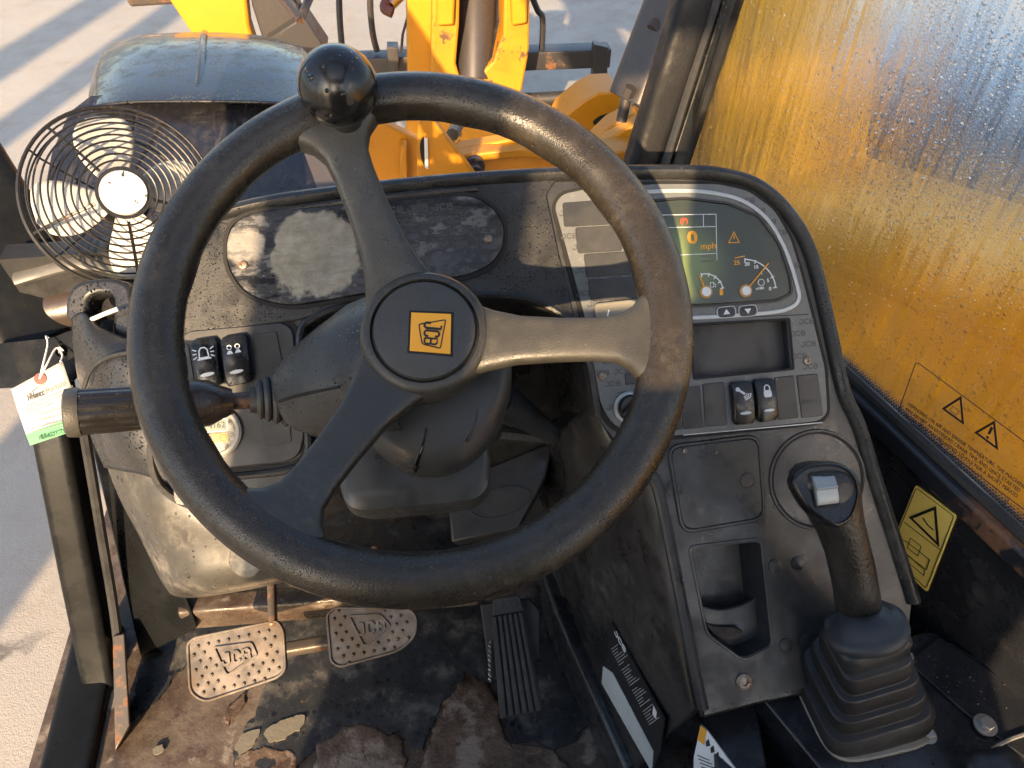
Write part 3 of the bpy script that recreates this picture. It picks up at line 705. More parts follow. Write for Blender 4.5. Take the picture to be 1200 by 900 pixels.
# yellow chassis in front of the dash
ch = root('front_chassis', 'yellow front chassis plates just beyond the dashboard', 'chassis', tuple(atz(600, 180, .5)))
def wallp(name, px, y, th, mat, **k):
    f_ = Fr(V((.2, y, 0)), (1, 0, 0), (0, 0, 1), (0, -1, 0))
    return prism(name, f_, [f_.px(*p) for p in px], -th, 0, mat, ch, bevel=.006, **k)
def slab(name, px, z, th, mat):
    f_ = Fr(V((.2, 0, z)), (1, 0, 0), (0, 1, 0), (0, 0, 1))
    return prism(name, f_, [f_.px(*p) for p in px], -th, 0, mat, ch, bevel=.006)
wallp('back_plate', [(418, 132), (440, 140), (492, 165), (492, 260), (415, 260)], 2.25, .04, K['yellow'])
wallp('back_rib', [(469, 172), (477, 170), (480, 260), (468, 260)], 2.20, .05, K['yellow'])
wallp('gusset_plate', [(490, 150), (497, 135), (506, 138), (562, 212), (572, 260), (488, 260)], 1.95, .035, K['yellow'], holes=[])
wallp('cross_plate', [(535, 175), (600, 163), (700, 170), (790, 120), (800, 260), (535, 260)], 2.12, .05, K['yellow'])
slab('cross_flange', [(535, 174), (606, 160), (680, 168), (745, 152), (760, 170), (700, 184), (610, 174), (540, 182)], hit(620, 170, V((0, 2.1, 0)), V((0, 1, 0))).z, .03, K['yellow_dirty'])
slab('bottom_shelf', [(520, 206), (700, 192), (780, 195), (790, 240), (520, 240)], hit(640, 200, V((0, 2.0, 0)), V((0, 1, 0))).z, .03, rusty('shelf', (.12, .11, .10), .45, .2, .6, 10))
lathe('pivot_bolt', Fr(hit(556, 192, V((0, 2.07, 0)), V((0, 1, 0))), (1, 0, 0), (0, 0, 1), (0, -1, 0)), [(.001, 0), (.03, 0), (.03, .02), (.018, .02), (.018, .05), (.001, .05)], K['cyl'], ch, seg=16)
prism('slot', Fr(V((.2, 1.945, 0)), (1, 0, 0), (0, 0, 1), (0, -1, 0)), cr2([Fr(V((.2, 1.945, 0)), (1, 0, 0), (0, 0, 1), (0, -1, 0)).px(*p) for p in [(496, 160), (500, 175), (500, 195), (495, 190), (492, 172)]]), 0, .002, K['dark'], ch)
prism('slot_label', Fr(V((.2, 1.943, 0)), (1, 0, 0), (0, 0, 1), (0, -1, 0)), [Fr(V((.2, 1.943, 0)), (1, 0, 0), (0, 0, 1), (0, -1, 0)).px(*p) for p in [(497, 161), (501, 162), (502, 198), (498, 196)]], 0, .003, K['white'], ch)
tube('grease_line', [P(530, 158, 2.35), P(541, 138, 2.5)], .02, K['cyl'], ch)
# arched yellow axle bracket with a slot
ay = 2.5
wallp('axle_bracket', [(640, 175), (660, 138), (685, 118), (702, 109), (726, 108), (728, 125), (742, 128), (748, 142), (735, 165), (700, 185)], ay, .16, K['yellow'])
wallp('axle_bracket', [(690, 172), (715, 148), (745, 132), (770, 150), (760, 200), (690, 200)], ay-.22, .08, K['yellow'])
fx = Fr(V((.2, ay-.003, 0)), (1, 0, 0), (0, 0, 1), (0, -1, 0)); prism('slot', fx, cr2([fx.px(*p) for p in [(695, 143), (705, 135), (720, 133), (716, 142), (703, 148)]]), 0, .002, K['dark'], ch)
# dark hydraulic cylinder
hc = root('hydraulic_cylinder', 'dark hydraulic cylinder with hose fitting left of the right pillar', 'cylinder', tuple(P(735, 140, 2.2)))
beam('barrel', P(742, 118, 2.15), P(800, -30, 2.0), .13, .10, K['cyl'], hc, r=.03)
tube('rod', [P(728, 142, 2.2), P(737, 102, 2.15)], .016, K['cyl'], hc, seg=12)
tube('fitting', [P(735, 112, 2.08), P(739, 102, 2.06)], .016, K['cyl'], hc, seg=6)
tube('fitting', [P(764, 34, 2.02), P(770, 26, 2.02)], .016, K['cyl'], hc, seg=8)
# yellow arm with dark bracket beyond the mudguard
sa = root('steel_arm', 'yellow steel arm and dark bracket beyond the mudguard', 'arm', tuple(P(260, 40, 2.6)))
fs_ = Fr(P(250, 20, 2.7), (1, 0, 0), (0, 0, 1), (0, -1, 0))
prism('arm_plate', fs_, [fs_.px(*p) for p in [(180, -40), (198, 0), (226, 42), (232, 70), (306, 75), (292, 30), (284, -40)]], -.08, 0, K['yellow'], sa, bevel=.01)
prism('bracket_plate', fs_, [fs_.px(*p) for p in [(286, -40), (294, 10), (306, 48), (330, 60), (352, 20), (330, -40)]], -.12, -.03, K['cyl'], sa, bevel=.006)
prism('foot_plate', fs_, [fs_.px(*p) for p in [(312, 44), (346, 22), (354, 12), (384, 56), (372, 80), (322, 78)]], -.10, .03, K['carriage'], sa, bevel=.006)
tube('bracket_rod', [P(325, -10, 2.6), P(352, 24, 2.55)], .014, K['carriage'], sa)
tube('bracket_rod', [P(366, -10, 2.6), P(352, 22, 2.55)], .014, K['carriage'], sa)
tube('fitting', [P(152, -4, 2.74), P(215, -8, 2.74)], .032, K['pedal_arm'], sa, seg=10)
la = fs_.w(*fs_.px(262, 60), -.04); beam('arm_leg', V((la.x, la.y, 0)), V((la.x, la.y, la.z)), .12, .07, K['yellow'], sa, up=V((0, 1, 0)))

# ------------------------------------------------------------------ dashboard
DB = root('dashboard', 'black moulded dashboard with instrument cluster, switches and centre console', 'dashboard', tuple(D.w(0, -.1, -.2)))
def DX(l, off=0): return [D.px(a, b, off) for a, b in l]
body = [(212, 262), (300, 243), (400, 228), (500, 217), (590, 210), (700, 205), (800, 204), (850, 208), (888, 222), (922, 255), (946, 300), (965, 375), (984, 458), (1004, 502), (1024, 565), (1048, 640), (1068, 705), (1062, 760), (1000, 795), (893, 816),
        (823, 832), (814, 790), (800, 715), (782, 625), (770, 568), (752, 545), (722, 518), (700, 488), (693, 440), (684, 405), (668, 378), (640, 358), (600, 347), (490, 346), (400, 360), (368, 373), (352, 392), (354, 460), (362, 520), (352, 552), (330, 585), (205, 592), (196, 480)]
pocket = rpoly(DX([(809, 644), (891, 634), (904, 756), (870, 772), (829, 742)]), .008)
radio = rpoly(DX([(800, 382), (921, 375), (926, 432), (805, 443)]), .002)
dp_ = prism('dash_panel', D, rpoly(DX(body), .006, 2), -.045, 0, K['dash_dry'], DB, holes=[pocket, radio], bevel=.0035, seg=3)
# wet upper moulding: a second, thinner skin over the top part
upper = [(214, 262), (300, 243.5), (400, 228.5), (500, 217.5), (590, 211), (655, 207), (640, 228), (655, 300), (676, 385), (640, 356), (600, 345), (490, 344), (400, 358), (366, 371), (349, 376), (215, 392), (206, 300)]
prism('upper_moulding', D, rpoly(DX(upper), .004, 2), .0003, .0035, K['dash'], DB, bevel=.0015)
# rolled top edge
lipx = [(206, 268), (300, 241), (400, 226), (500, 215), (590, 208), (700, 203), (800, 202), (850, 206), (890, 220), (925, 253), (950, 300), (969, 375), (987, 456), (1006, 500), (1026, 565), (1050, 640), (1070, 705)]
tube('rolled_edge', [D.w(x, y, -.002) for x, y in cr2(DX(lipx), 5, False)], .0078, K['dash'], DB, seg=12, flat=1.5, up=D.ez)
tube('edge_lip', [D.w(x, y, .004) for x, y in cr2(DX([(322, 250), (400, 238), (500, 227), (560, 222)]), 5, False)], .0035, K['dash'], DB, seg=8)
# opening for the column: rounded throat going into the dash
thr = [(700, 488), (693, 440), (684, 405), (668, 378), (640, 358), (600, 347), (490, 346), (400, 360), (368, 373), (352, 392), (354, 460), (362, 520), (352, 552), (330, 585)]
th = cr2(DX(thr), 4, False)
cx, cy = D.px(520, 450)
secs = []
mesh_v, mesh_f = [], []
lay = [(1.0, .001), (.985, -.02), (.97, -.06), (.95, -.13), (.93, -.24)]
for s_, z in lay: mesh_v += [D.w(cx+(x-cx)*s_, cy+(y-cy)*s_, z) for x, y in th]
nn = len(th)
for i in range(len(lay)-1):
    for j in range(nn-1): mesh_f.append((i*nn+j, i*nn+j+1, (i+1)*nn+j+1, (i+1)*nn+j))
mesh('column_throat', mesh_v, mesh_f, K['dash_side'], DB, smooth=60, solid=.003)
tube('throat_rim', [D.w(x, y, .001) for x, y in th], .0042, K['dash'], DB, seg=8)
# left flank of the centre console, sweeping down to the floor
A_ = [D.w(*D.px(a, b), -.003) for a, b in [(697, 470), (722, 518), (752, 545), (770, 568), (782, 625), (800, 715), (814, 790), (823, 832)]]
B_ = [atz(a, b, ZF+.002) for a, b in [(600, 560), (604, 590), (612, 630), (622, 660), (640, 700), (668, 770), (700, 850), (730, 925)]]
M1 = [a.lerp(c_, .33)+V((-.012, 0, -.012)) for a, c_ in zip(A_, B_)]; M2 = [a.lerp(c_, .7)+V((-.006, 0, -.012)) for a, c_ in zip(A_, B_)]
flank_o = patch('console_flank', [A_, M1, M2, B_], K['dash_side'], DB, n=5, solid=.004)
tube('console_edge', [D.w(x, y, .0005) for x, y in cr2(DX([(756, 548), (770, 570), (783, 628), (801, 718), (815, 790), (824, 830)]), 5, False)], .006, K['dash_dry'], DB, seg=10)
tube('flank_crease', cr([A_[2].lerp(B_[2], .48), A_[4].lerp(B_[4], .25), A_[5].lerp(B_[5], .2), A_[6].lerp(B_[6], .42)], 6), .0022, K['dash_dry'], DB, seg=8)
tube('flank_crease', cr([A_[3].lerp(B_[3], .66), A_[5].lerp(B_[5], .55), A_[6].lerp(B_[6], .46), A_[7].lerp(B_[7], .36)], 6), .0022, K['dash_dry'], DB, seg=8)
# kick strip along the foot of the console
ks = [atz(a, b, ZF+.05) for a, b in [(650, 690), (668, 740), (700, 810), (745, 910)]]
prof_beam('kick_strip', cr(ks, 4), .045, .10, K['steel_black'], DB, r=.012)
# bottom lip of the console
mesh('console_bottom', *join_data([prism_data(D, DX([(822, 828), (893, 812), (1000, 790), (1066, 740), (1066, 760), (1000, 808), (893, 828), (823, 846)]), -.05, -.004)]), K['dash'], DB, bevel=.004)
# ---- oval cover plate
b = NB('scuffed_cover')
n1 = b.noise(30, 8, .7, b.coord((1, 2.2, 2.2))); n2 = b.noise(70, 6, .7)
base = b.mix(n2, (.085, .09, .092), (.12, .125, .125))
base = b.mix(b.ramp(n1, .42, .46), base, (.014, .015, .018))
sp = b.spot(tuple(D.w(*D.px(372, 298), .005)), .044, .12, .036, 55); base = b.mix(sp, base, b.mix(b.ramp(n2, .3, .7), (.17, .16, .125), (.29, .275, .225)))
sp2 = b.spot(tuple(D.w(*D.px(290, 290), .005)), .022, .4, .03, 60); base = b.mix(b.math('MULTIPLY', sp2, b.ramp(n1, .4, .5)), base, (.22, .21, .19))
sw_ = b.ramp(b.noise(1, 4, .7, b.coord((30, 240, 240), (0, .5, .3))), .52, .62); base = b.mix(b.math('MULTIPLY', b.math('MULTIPLY', sp, sw_), .45), base, (.17, .155, .12))
b.bsdf(base, b.fmix(b.ramp(n1, .5, .54), .42, .15), 0, b.bump(n1, .3, .0015)); K['cover'] = b.m
covo = cr2(DX([(268, 292), (276, 266), (302, 251), (350, 246), (450, 238), (535, 231), (568, 239), (588, 263), (587, 292), (570, 313), (535, 326), (480, 336), (400, 350), (340, 358), (295, 345), (274, 320)]), 5)
cv_ = prism('cover_plate', D, covo, .003, .0075, K['cover'], DB, bevel=.0012)
band('cover_groove', D, cr2(DX([(263, 293), (271, 263), (300, 247), (350, 242), (450, 234), (536, 226.5), (571, 235), (592.5, 261), (592, 295), (573, 318), (536, 331), (480, 341), (400, 355), (339, 363), (292, 350), (269, 323)]), 5), .0035, .003, .0062, K['dark'], DB)
def screw(fr, u, v, par, r=.0045, z=0):
    x, y = fr.px(u, v, z); f_ = fr.at(x, y, 0, z)
    o = lathe('screw', f_, [(.0001, -.001), (r, -.001), (r, .001), (r*.75, .0022), (r*.42, .0024), (r*.38, .0008), (.0001, .0008)], K['screw'], par, seg=16); return o
screw(D, 285, 311, DB, z=.0078); screw(D, 572, 280, DB, z=.0078)
# repeated JCB print
def jcb_pattern(fr, rect_px, inside, z, size, mat, par, dx, dy, rot=0):
    parts = []; base_ = logo_data(Fr((0, 0, 0), (1, 0, 0), (0, 1, 0)), 0, 0, size*.72, ext=.0001, sx=1.15)
    x0_, y0_ = fr.px(*rect_px[0]); x1_, y1_ = fr.px(*rect_px[1]); xa, xb = min(x0_, x1_), max(x0_, x1_); ya, yb = min(y0_, y1_), max(y0_, y1_)
    r_ = 0; y = ya
    while y < yb:
        x = xa + (r_ % 2)*dx*.5
        while x < xb:
            if inside(x, y):
                f2 = fr.at(x, y, rot, z); parts.append(([f2.w(v.x, v.y, v.z) for v in base_[0]], base_[1]))
            x += dx
        y += dy; r_ += 1
    if parts:
        o = mesh('logo_print', *join_data(parts), mat, par, smooth=0); return o
def in_poly(poly, m=0.0):
    def f(x, y):
        c_ = False
        for i in range(len(poly)):
            (xa, ya), (xb, yb) = poly[i-1], poly[i]
            if (ya > y) != (yb > y) and x < (xb-xa)*(y-ya)/(yb-ya)+xa: c_ = not c_
        return c_
    return f
K['print_grey'] = plain('logo_print_grey', (.045, .047, .05), .5)
K['print_lite'] = plain('logo_print_light', (.05, .052, .055), .5)
def shrink(poly, k):
    mx = sum(p[0] for p in poly)/len(poly); my = sum(p[1] for p in poly)/len(poly); return [(mx+(x-mx)*k, my+(y-my)*k) for x, y in poly]
cin = in_poly(shrink(covo, .90)); xm = D.px(455, 290)[0]
jcb_pattern(D, ((440, 340), (590, 235)), lambda x, y: cin(x, y) and x > xm and random.random() < .85, .0077, .0095, K['print_grey'], cv_, .024, .0125, rad(1))
# ---- instrument fascia
b = NB('grey_fascia'); n1 = b.noise(25, 6); n2 = b.noise(160, 5)
c = b.mix(n1, (.10, .11, .115), (.14, .15, .152)); c = b.mix(b.math('MULTIPLY', b.ramp(n2, .5, .7), .4), c, (.20, .20, .19))
b.bsdf(c, b.fmix(n1, .35, .55), 0, b.bump(n2, .15, .001)); K['fascia'] = b.m
facp = [(649, 242), (658, 229), (690, 222), (770, 217), (840, 217), (875, 225), (905, 247), (924, 280), (936, 320), (950, 375), (964, 432), (967, 484), (957, 493), (880, 501), (800, 509), (765, 512), (738, 508), (716, 496), (703, 474), (697, 440), (688, 385), (668, 310)]
fac = rpoly(DX(facp), .008, 3)
fo_ = prism('instrument_fascia', D, fac, .0002, .0045, K['fascia'], DB, holes=[rpoly(DX([(808, 381), (921, 375), (926, 432), (812, 443)]), .002)], bevel=.001)
band('fascia_gap', D, rpoly(DX([(645, 241), (655, 225), (690, 218), (770, 213), (842, 213), (878, 221), (909, 244), (928, 278), (941, 320), (955, 375), (969, 432), (972, 486), (959, 498), (880, 506), (800, 514), (765, 517), (735, 513), (712, 500), (698, 476), (692, 440), (683, 385), (663, 310)]), .008, 3), .0035, .0002, .0022, K['dark'], DB)
Z1 = .0046
fin = in_poly(shrink(fac, .96)); lens_px = [(742, 250), (760, 238), (800, 235), (850, 241), (884, 256), (908, 288), (921, 325), (923, 344), (906, 352), (830, 357), (783, 358), (772, 345)]
lens = rpoly(DX(lens_px), .006, 4); lin = in_poly(shrink(lens, 1.10)); rin = in_poly(DX([(780, 362), (932, 362), (928, 440), (800, 447), (780, 447)])); sin_ = in_poly(DX([(775, 447), (967, 436), (967, 500), (775, 505)]))
jcb_pattern(D, ((650, 510), (965, 218)), lambda x, y: fin(x, y) and not lin(x, y) and not rin(x, y) and not sin_(x, y), Z1, .0078, K['print_lite'], fo_, .0205, .0115)
# silver trim line round the display
tr_ = cr2(DX([(735, 228), (790, 225), (835, 228), (870, 238), (898, 260), (918, 295), (931, 335), (933, 352), (922, 362), (900, 367), (850, 371), (790, 374)]), 6, False)
stroke('display_trim', D, tr_, .0042, Z1, Z1+.0016, K['silver'], fo_, bevel=.0006)
# display lens
b = NB('lcd_display'); n1 = b.noise(12, 3)
sp = b.spot(tuple(D.w(*D.px(800, 310), .006)), .055, .9); c = b.mix(sp, (.034, .040, .024), (.17, .22, .07)); c = b.mix(b.math('MULTIPLY', b.ramp(b.noise(40, 6), .55, .75), .25), c, (.13, .125, .10))  # display glow painted in: greener and lighter towards the lens centre
b.bsdf(c, b.fmix(b.noise(30, 5), .16, .3), 0, None, **{'Coat Weight': .5, 'Coat Roughness': .15}); K['lcd'] = b.m
ds = prism('display_lens', D, lens, .003, .0058, K['lcd'], DB, bevel=.0008)
band('lens_gasket', D, rpoly(DX([(738, 249), (758, 235.5), (800, 232.5), (852, 238.5), (887, 253.5), (911.5, 286.5), (924.5, 325), (926.5, 346), (908, 355), (830, 360), (780, 361), (768, 346)]), .006, 4), .0022, Z1, .0066, K['black'], ds)
Z2 = .0060
def L2(pts): return DX(pts, Z2)
wp, ap = [], []
# frame of the LCD page
wp.append(stroke_data(D, L2([(775, 252), (839, 251)]), .0006, Z2, Z2+.0003)); wp.append(stroke_data(D, L2([(839, 251), (840, 305)]), .0006, Z2, Z2+.0003))
wp.append(stroke_data(D, L2([(772, 267), (838, 265.5)]), .0006, Z2, Z2+.0003)); wp.append(stroke_data(D, L2([(824, 252), (824.5, 266)]), .0006, Z2, Z2+.0003)); wp.append(stroke_data(D, L2([(792, 299), (839, 297)]), .0006, Z2, Z2+.0003))
text('digit', '0', D, *D.px(811.5, 279, Z2), .0175, K['amber'], ds, z=Z2, bold=.0007, sx=1.15)
text('unit', 'mph', D, *D.px(830, 288.5, Z2), .0088, K['amber'], ds, z=Z2, bold=.0001, sx=1.05)
text('park_mark', '(P)', D, *D.px(801.5, 259, Z2), .0072, K['red'], ds, z=Z2, bold=.0001)
text('clock_text', '3250 h', D, *D.px(828, 300.5, Z2), .0035, K['fascia'], ds, z=Z2); text('clock_text', '10:30 AM', D, *D.px(829, 306, Z2), .0035, K['fascia'], ds, z=Z2)
band('warning_triangle', D, L2([(860, 271), (853, 285), (867, 284.5)]), .0008, Z2, Z2+.0003, K['amber'], ds, smooth=0)
stroke('warning_mark', D, L2([(860, 276), (860.2, 280.5)]), .0009, Z2, Z2+.0003, K['amber'], ds, smooth=0)
def arc(u, v, ru, a0, a1, n=14):
    x, y = D.px(u, v, Z2); r_ = ru*.78/FPX
    return [(x+r_*math.cos(rad(a0+(a1-a0)*i/n)), y+r_*math.sin(rad(a0+(a1-a0)*i/n))) for i in range(n+1)]
def gauge(u, v, r_, a0, a1, ticks, needle, nl):
    wp.append(stroke_data(D, arc(u, v, r_, a0, a1), .0011, Z2, Z2+.0003)); x, y = D.px(u, v, Z2); k_ = .78/FPX
    for t in ticks: wp.append(stroke_data(D, [(x+(r_-3)*k_*math.cos(rad(t)), y+(r_-3)*k_*math.sin(rad(t))), (x+(r_+1.5)*k_*math.cos(rad(t)), y+(r_+1.5)*k_*math.sin(rad(t)))], .0011, Z2, Z2+.0003))
    f_ = D.at(x, y, 0, Z2); 
    stroke('needle', D, [(x, y), (x+nl*k_*math.cos(rad(needle)), y+nl*k_*math.sin(rad(needle)))], .0013, Z2+.0006, Z2+.0014, K['amber'], ds, smooth=0)
    lathe('needle_ring', f_, [(.0001, .0002), (.0066, .0002), (.0066, .0012), (.0001, .0012)], plain('needle_amber', (.45, .24, .05), .5), ds, seg=24)
    lathe('needle_cap', f_, [(.0001, .0013), (.0047, .0013), (.0047, .0028), (.0001, .003)], K['bright'], ds, seg=24)
gauge(827, 342, 21, 8, 100, (8, 30, 52, 75, 100), 108, 20)
gauge(873.5, 341, 37, 2, 86, (2, 22, 44, 66, 86), 45, 43)
for s_, u, v, sz, m_ in (('25', 863.5, 308, .0062, 'amber'), ('20', 875.5, 309.5, .0052, 'bright'), ('15', 886, 313, .0048, 'bright'), ('1', 892.5, 320, .0048, 'bright'), ('5', 900, 329, .0050, 'bright'), ('0', 902.5, 338.5, .0050, 'bright'), ('x100', 890.5, 338, .0038, 'bright')):
    text('numeral', s_, D, *D.px(u, v, Z2), sz, K[m_], ds, z=Z2, bold=.0001, sx=1.1)
wp.append(band_data(D, L2([(832, 331), (836.5, 330.5), (837, 336.5), (832, 337)]), .0006, Z2, Z2+.0003)); wp.append(stroke_data(D, L2([(837, 332), (839, 334), (838.5, 337)]), .0005, Z2, Z2+.0003))
wp.append(band_data(D, circ(.0036, 16, *D.px(892, 331, Z2)), .0006, Z2, Z2+.0003))
ap.append(prism_data(D, L2([(843, 339), (847, 338.5), (847.5, 345.5), (843.5, 346)]), Z2, Z2+.0003)); ap.append(stroke_data(D, L2([(861, 302.5), (873, 300)]), .0010, Z2, Z2+.0003))
for d_, m_ in ((wp, 'bright'), (ap, 'amber')):
    o = mesh('gauge_print', *join_data(d_), K[m_], ds, smooth=0); o['kind'] = 'stuff'
# up and down keys
for u, v, up_ in ((850.5, 366, 1), (875.5, 364.5, 0)):
    x, y = D.px(u, v, Z1); f_ = D.at(x, y, rad(1.5), Z1)
    k_ = prism('display_key', f_, rrect(.0188, .0108, .0054, 6), 0, .0022, K['switch_dry'], DB, bevel=.0006)
    band('key_outline', f_, rrect(.0198, .0118, .0059, 6), .0008, 0, .0024, K['silver'], k_, smooth=0)
    t_ = [(-.0034, -.0022), (.0034, -.0022), (0, .003)] if up_ else [(-.0034, .0022), (.0034, .0022), (0, -.003)]
    prism('arrow', f_, t_, .0022, .0026, K['bright'], k_, smooth=0)
# recessed radio blank
rfm = rpoly(DX([(809, 381.5), (920.5, 375.5), (925.5, 431.5), (813, 442)]), .002)
prism('radio_blank', D, rpoly(DX([(798, 382), (922, 374), (928, 433), (800, 445)]), .002), -.016, -.011, K['blank'], DB, bevel=.0006)
band('radio_frame', D, rpoly(DX([(806, 379.5), (923, 373), (928.5, 433.5), (810.5, 445.5)]), .0025), .0018, .0044, .006, K['dark'], DB, smooth=0)
stroke('fascia_seam', D, DX([(805, 375), (945, 369)]), .0008, Z1, Z1+.0002, K['dark'], DB, smooth=0)
# lower switch row
def rocker(fr, quad, z, par, wet, icon=None, name='rocker_switch'):
    """curved rocker in a px quad: top-left, top-right, bottom-right, bottom-left"""
    q_ = [V((*fr.px(a, b, z), 0)) for a, b in quad]; secs = []; N = 10
    for i in range(N+1):
        t = i/N; l_ = q_[0].lerp(q_[3], t); r_ = q_[1].lerp(q_[2], t); h_ = .0045+.0060*(1-abs(t-.5)**2*2.6) + (.0012*(1-t))
        m_ = (l_+r_)/2; wv_ = (r_-l_)/2; kx = 1 if 0 < i < N else .8
        secs.append([fr.w(*(m_+wv_*a*kx).to_2d(), z+h_*c_) for a, c_ in ((-1, 0), (-1, .75), (-.88, .93), (-.5, 1), (0, 1.02), (.5, 1), (.88, .93), (1, .75), (1, 0))])
    o = loft(name, secs, K['switch'] if wet else K['switch_dry'], par, smooth=50, bevel=.0006)
    def sp_(t, s_, dz=.0003):
        l_ = q_[0].lerp(q_[3], t); r_ = q_[1].lerp(q_[2], t); h_ = .0045+.0060*(1-abs(t-.5)**2*2.6)+.0012*(1-t)
        p0 = l_.lerp(r_, s_); dn = (q_[3]-q_[0]); L_ = dn.length
        dh = (-.0060*2.6*2*(t-.5)*1 if True else 0)-.0012
        pt = fr.w(p0.x, p0.y, z+h_*1.02+dz); ey_ = -(fr.ex*dn.x+fr.ey*dn.y+fr.ez*dh).normalized(); ex_ = (fr.ex*(r_-l_).x+fr.ey*(r_-l_).y).normalized()
        return Fr(pt, ex_, ey_)
    W_ = (q_[1]-q_[0]).length
    f_ = sp_(.74, .5); prism('lamp_mark', f_, circ(W_*.26, 20, 0, 0, W_*.07), 0, .0005, K['bright'], o, smooth=0)
    f_ = sp_(.30, .5)
    if icon: mesh('icon', *join_data(icon(f_, W_)), K['bright'], o, smooth=0)
    return o
def ic_beacon(f, W_):
    s_ = W_/36.; o = [band_data(f, [(-7*s_, -7*s_), (7*s_, -7*s_), (6*s_, 4*s_), (3*s_, 8*s_), (-3*s_, 8*s_), (-6*s_, 4*s_)], 1.6*s_, 0, .0005), stroke_data(f, [(-9*s_, -8*s_), (9*s_, -8*s_)], 2*s_, 0, .0005)]
    for a in (-1, 1):
        for k_ in (-1, 0, 1): o.append(stroke_data(f, [(a*9*s_, k_*4*s_), (a*14*s_, k_*6.5*s_)], 1.4*s_, 0, .0005))
    return o
def ic_lamps(f, W_):
    s_ = W_/36.; o = []
    for a in (-5.5, 5.5): o += [band_data(f, circ(3.6*s_, 14, a*s_, 4*s_), 1.2*s_, 0, .0005), prism_data(f, [((a-4.5)*s_, -5*s_), ((a+4.5)*s_, -5*s_), ((a+2)*s_, -.5*s_), ((a-2)*s_, -.5*s_)], 0, .0005)]
    return o
def ic_spray(f, W_):
    s_ = W_/30.; o = [stroke_data(f, [(-9*s_, 8*s_), (1*s_, 0)], 3*s_, 0, .0005), prism_data(f, circ(3*s_, 12, -8*s_, 7*s_), 0, .0005)]
    for k_ in (4, 7, 10): o.append(stroke_data(f, [(k_*.25*s_-2*s_, -k_*.7*s_-1*s_), (k_*.75*s_, -k_*.5*s_), (k_*.95*s_, -k_*.05*s_+1*s_)], 1.3*s_, 0, .0005))
    return o
def ic_lock(f, W_):
    s_ = W_/30.; return [prism_data(f, rrect(11*s_, 10*s_, 3*s_, 3, 0, -3*s_), 0, .0005), band_data(f, circ(4.6*s_, 16, 0, 4*s_, 6*s_), 1.6*s_, 0, .0005)]
rocker(D, [(853, 448), (878, 446), (883, 495), (858, 498)], Z1, DB, False, ic_spray); rocker(D, [(880, 445), (904, 443), (910, 491), (886, 495)], Z1, DB, False, ic_lock)
for q_ in ([(797, 454), (820, 452), (824, 501), (800, 503)], [(823, 450), (848, 447.5), (851.5, 497.5), (826, 500)], [(907, 442.5), (930, 440), (935.5, 489.5), (912, 492)], [(933, 440), (957.5, 438), (964, 487), (939, 490)], [(732, 438), (772, 434), (774, 447), (733, 451)], [(773, 456), (795, 454), (799, 503), (777, 505)]):
    prism('switch_blank', D, rpoly(DX(q_, Z1), .0012, 2), Z1-.0004, Z1+.0012, K['blank'], DB, bevel=.0006)
stroke('fascia_seam', D, DX([(800, 509.5), (962, 495)]), .0010, Z1-.002, Z1-.0012, K['silver'], DB, smooth=0)
# warning lamps column left of the display
for q_ in ([(659, 238), (712, 234), (716, 263), (661, 266)], [(674, 267), (727, 264), (729, 294), (677, 297)], [(684, 298), (748, 294), (750, 321), (687, 325)], [(689, 328), (750, 324), (752, 350), (692, 353)]):
    prism('indicator_blank', D, rpoly(DX(q_, Z1), .002, 3), Z1-.0004, Z1+.0014, K['blank'], DB, bevel=.0006)
lk = prism('indicator_lens', D, rpoly(DX([(695, 356), (750, 350), (752, 379), (699, 384)], Z1), .005, 4), Z1-.0004, Z1+.005, plain('smoke_lens', (.22, .21, .17), .2, 0, .1), DB, bevel=.002, seg=3)
stroke('lens_mark', D, DX([(713.5, 363), (712, 370), (710, 374.5), (714, 374)], .0097), .0014, .0097, .0101, K['bright'], lk, smooth=0)
screw(D, 706, 441, DB, z=Z1); screw(D, 945.5, 423, DB, z=Z1)
# rotary knob
x, y = D.px(738, 478, Z1); f_ = D.at(x, y, rad(35), Z1)
lathe('knob_ring', f_, [(.0125, 0), (.0165, 0), (.0165, .003), (.015, .0045), (.0125, .0045)], K['silver'], DB, seg=32)
kb = lathe('rotary_knob', f_, [(.0001, .0), (.0135, 0), (.013, .010), (.0115, .012), (.0001, .012)], K['switch_dry'], DB, seg=32)
prism('knob_bar', f_, rrect(.030, .0085, .003, 4, .003, 0), .008, .020, K['switch_dry'], kb, bevel=.0015)
prism('knob_mark', f_, rrect(.009, .0012, .0004, 2, .011, 0), .020, .0204, K['bright'], kb, smooth=0)
band('dot_mark', D, circ(.0026, 14, *D.px(748, 460, Z1)), .0007, Z1, Z1+.0003, K['bright'], DB, smooth=0)
# ---- left switch panel
lp = rpoly(DX([(212, 397), (222, 388), (332, 378), (344, 386), (352, 450), (358, 510), (352, 533), (338, 541), (250, 550), (212, 550)]), .006, 3)
prism('switch_panel', D, lp, .0004, .0045, K['blank'], DB, bevel=.0015)
band('panel_groove', D, rpoly(DX([(206, 394), (218, 383), (334, 373), (349, 382), (357, 450), (364, 511), (357, 538), (341, 547), (250, 556), (206, 556)]), .007, 3), .004, .0004, .002, K['dark'], DB)
rocker(D, [(224, 400), (256, 395), (263, 450), (236, 457)], .0045, DB, True, ic_beacon); rocker(D, [(260, 396), (291, 391), (298, 447), (267, 454)], .0045, DB, True, ic_lamps)
for q_ in ([(214, 404), (221, 403), (229, 452), (216, 455)], [(297, 392), (324, 388), (334, 440), (306, 446)], [(306, 480), (338, 474), (342, 518), (312, 523)]):
    prism('switch_blank', D, rpoly(DX(q_, .0045), .002, 3), .0041, .0056, K['blank'], DB, bevel=.0006)
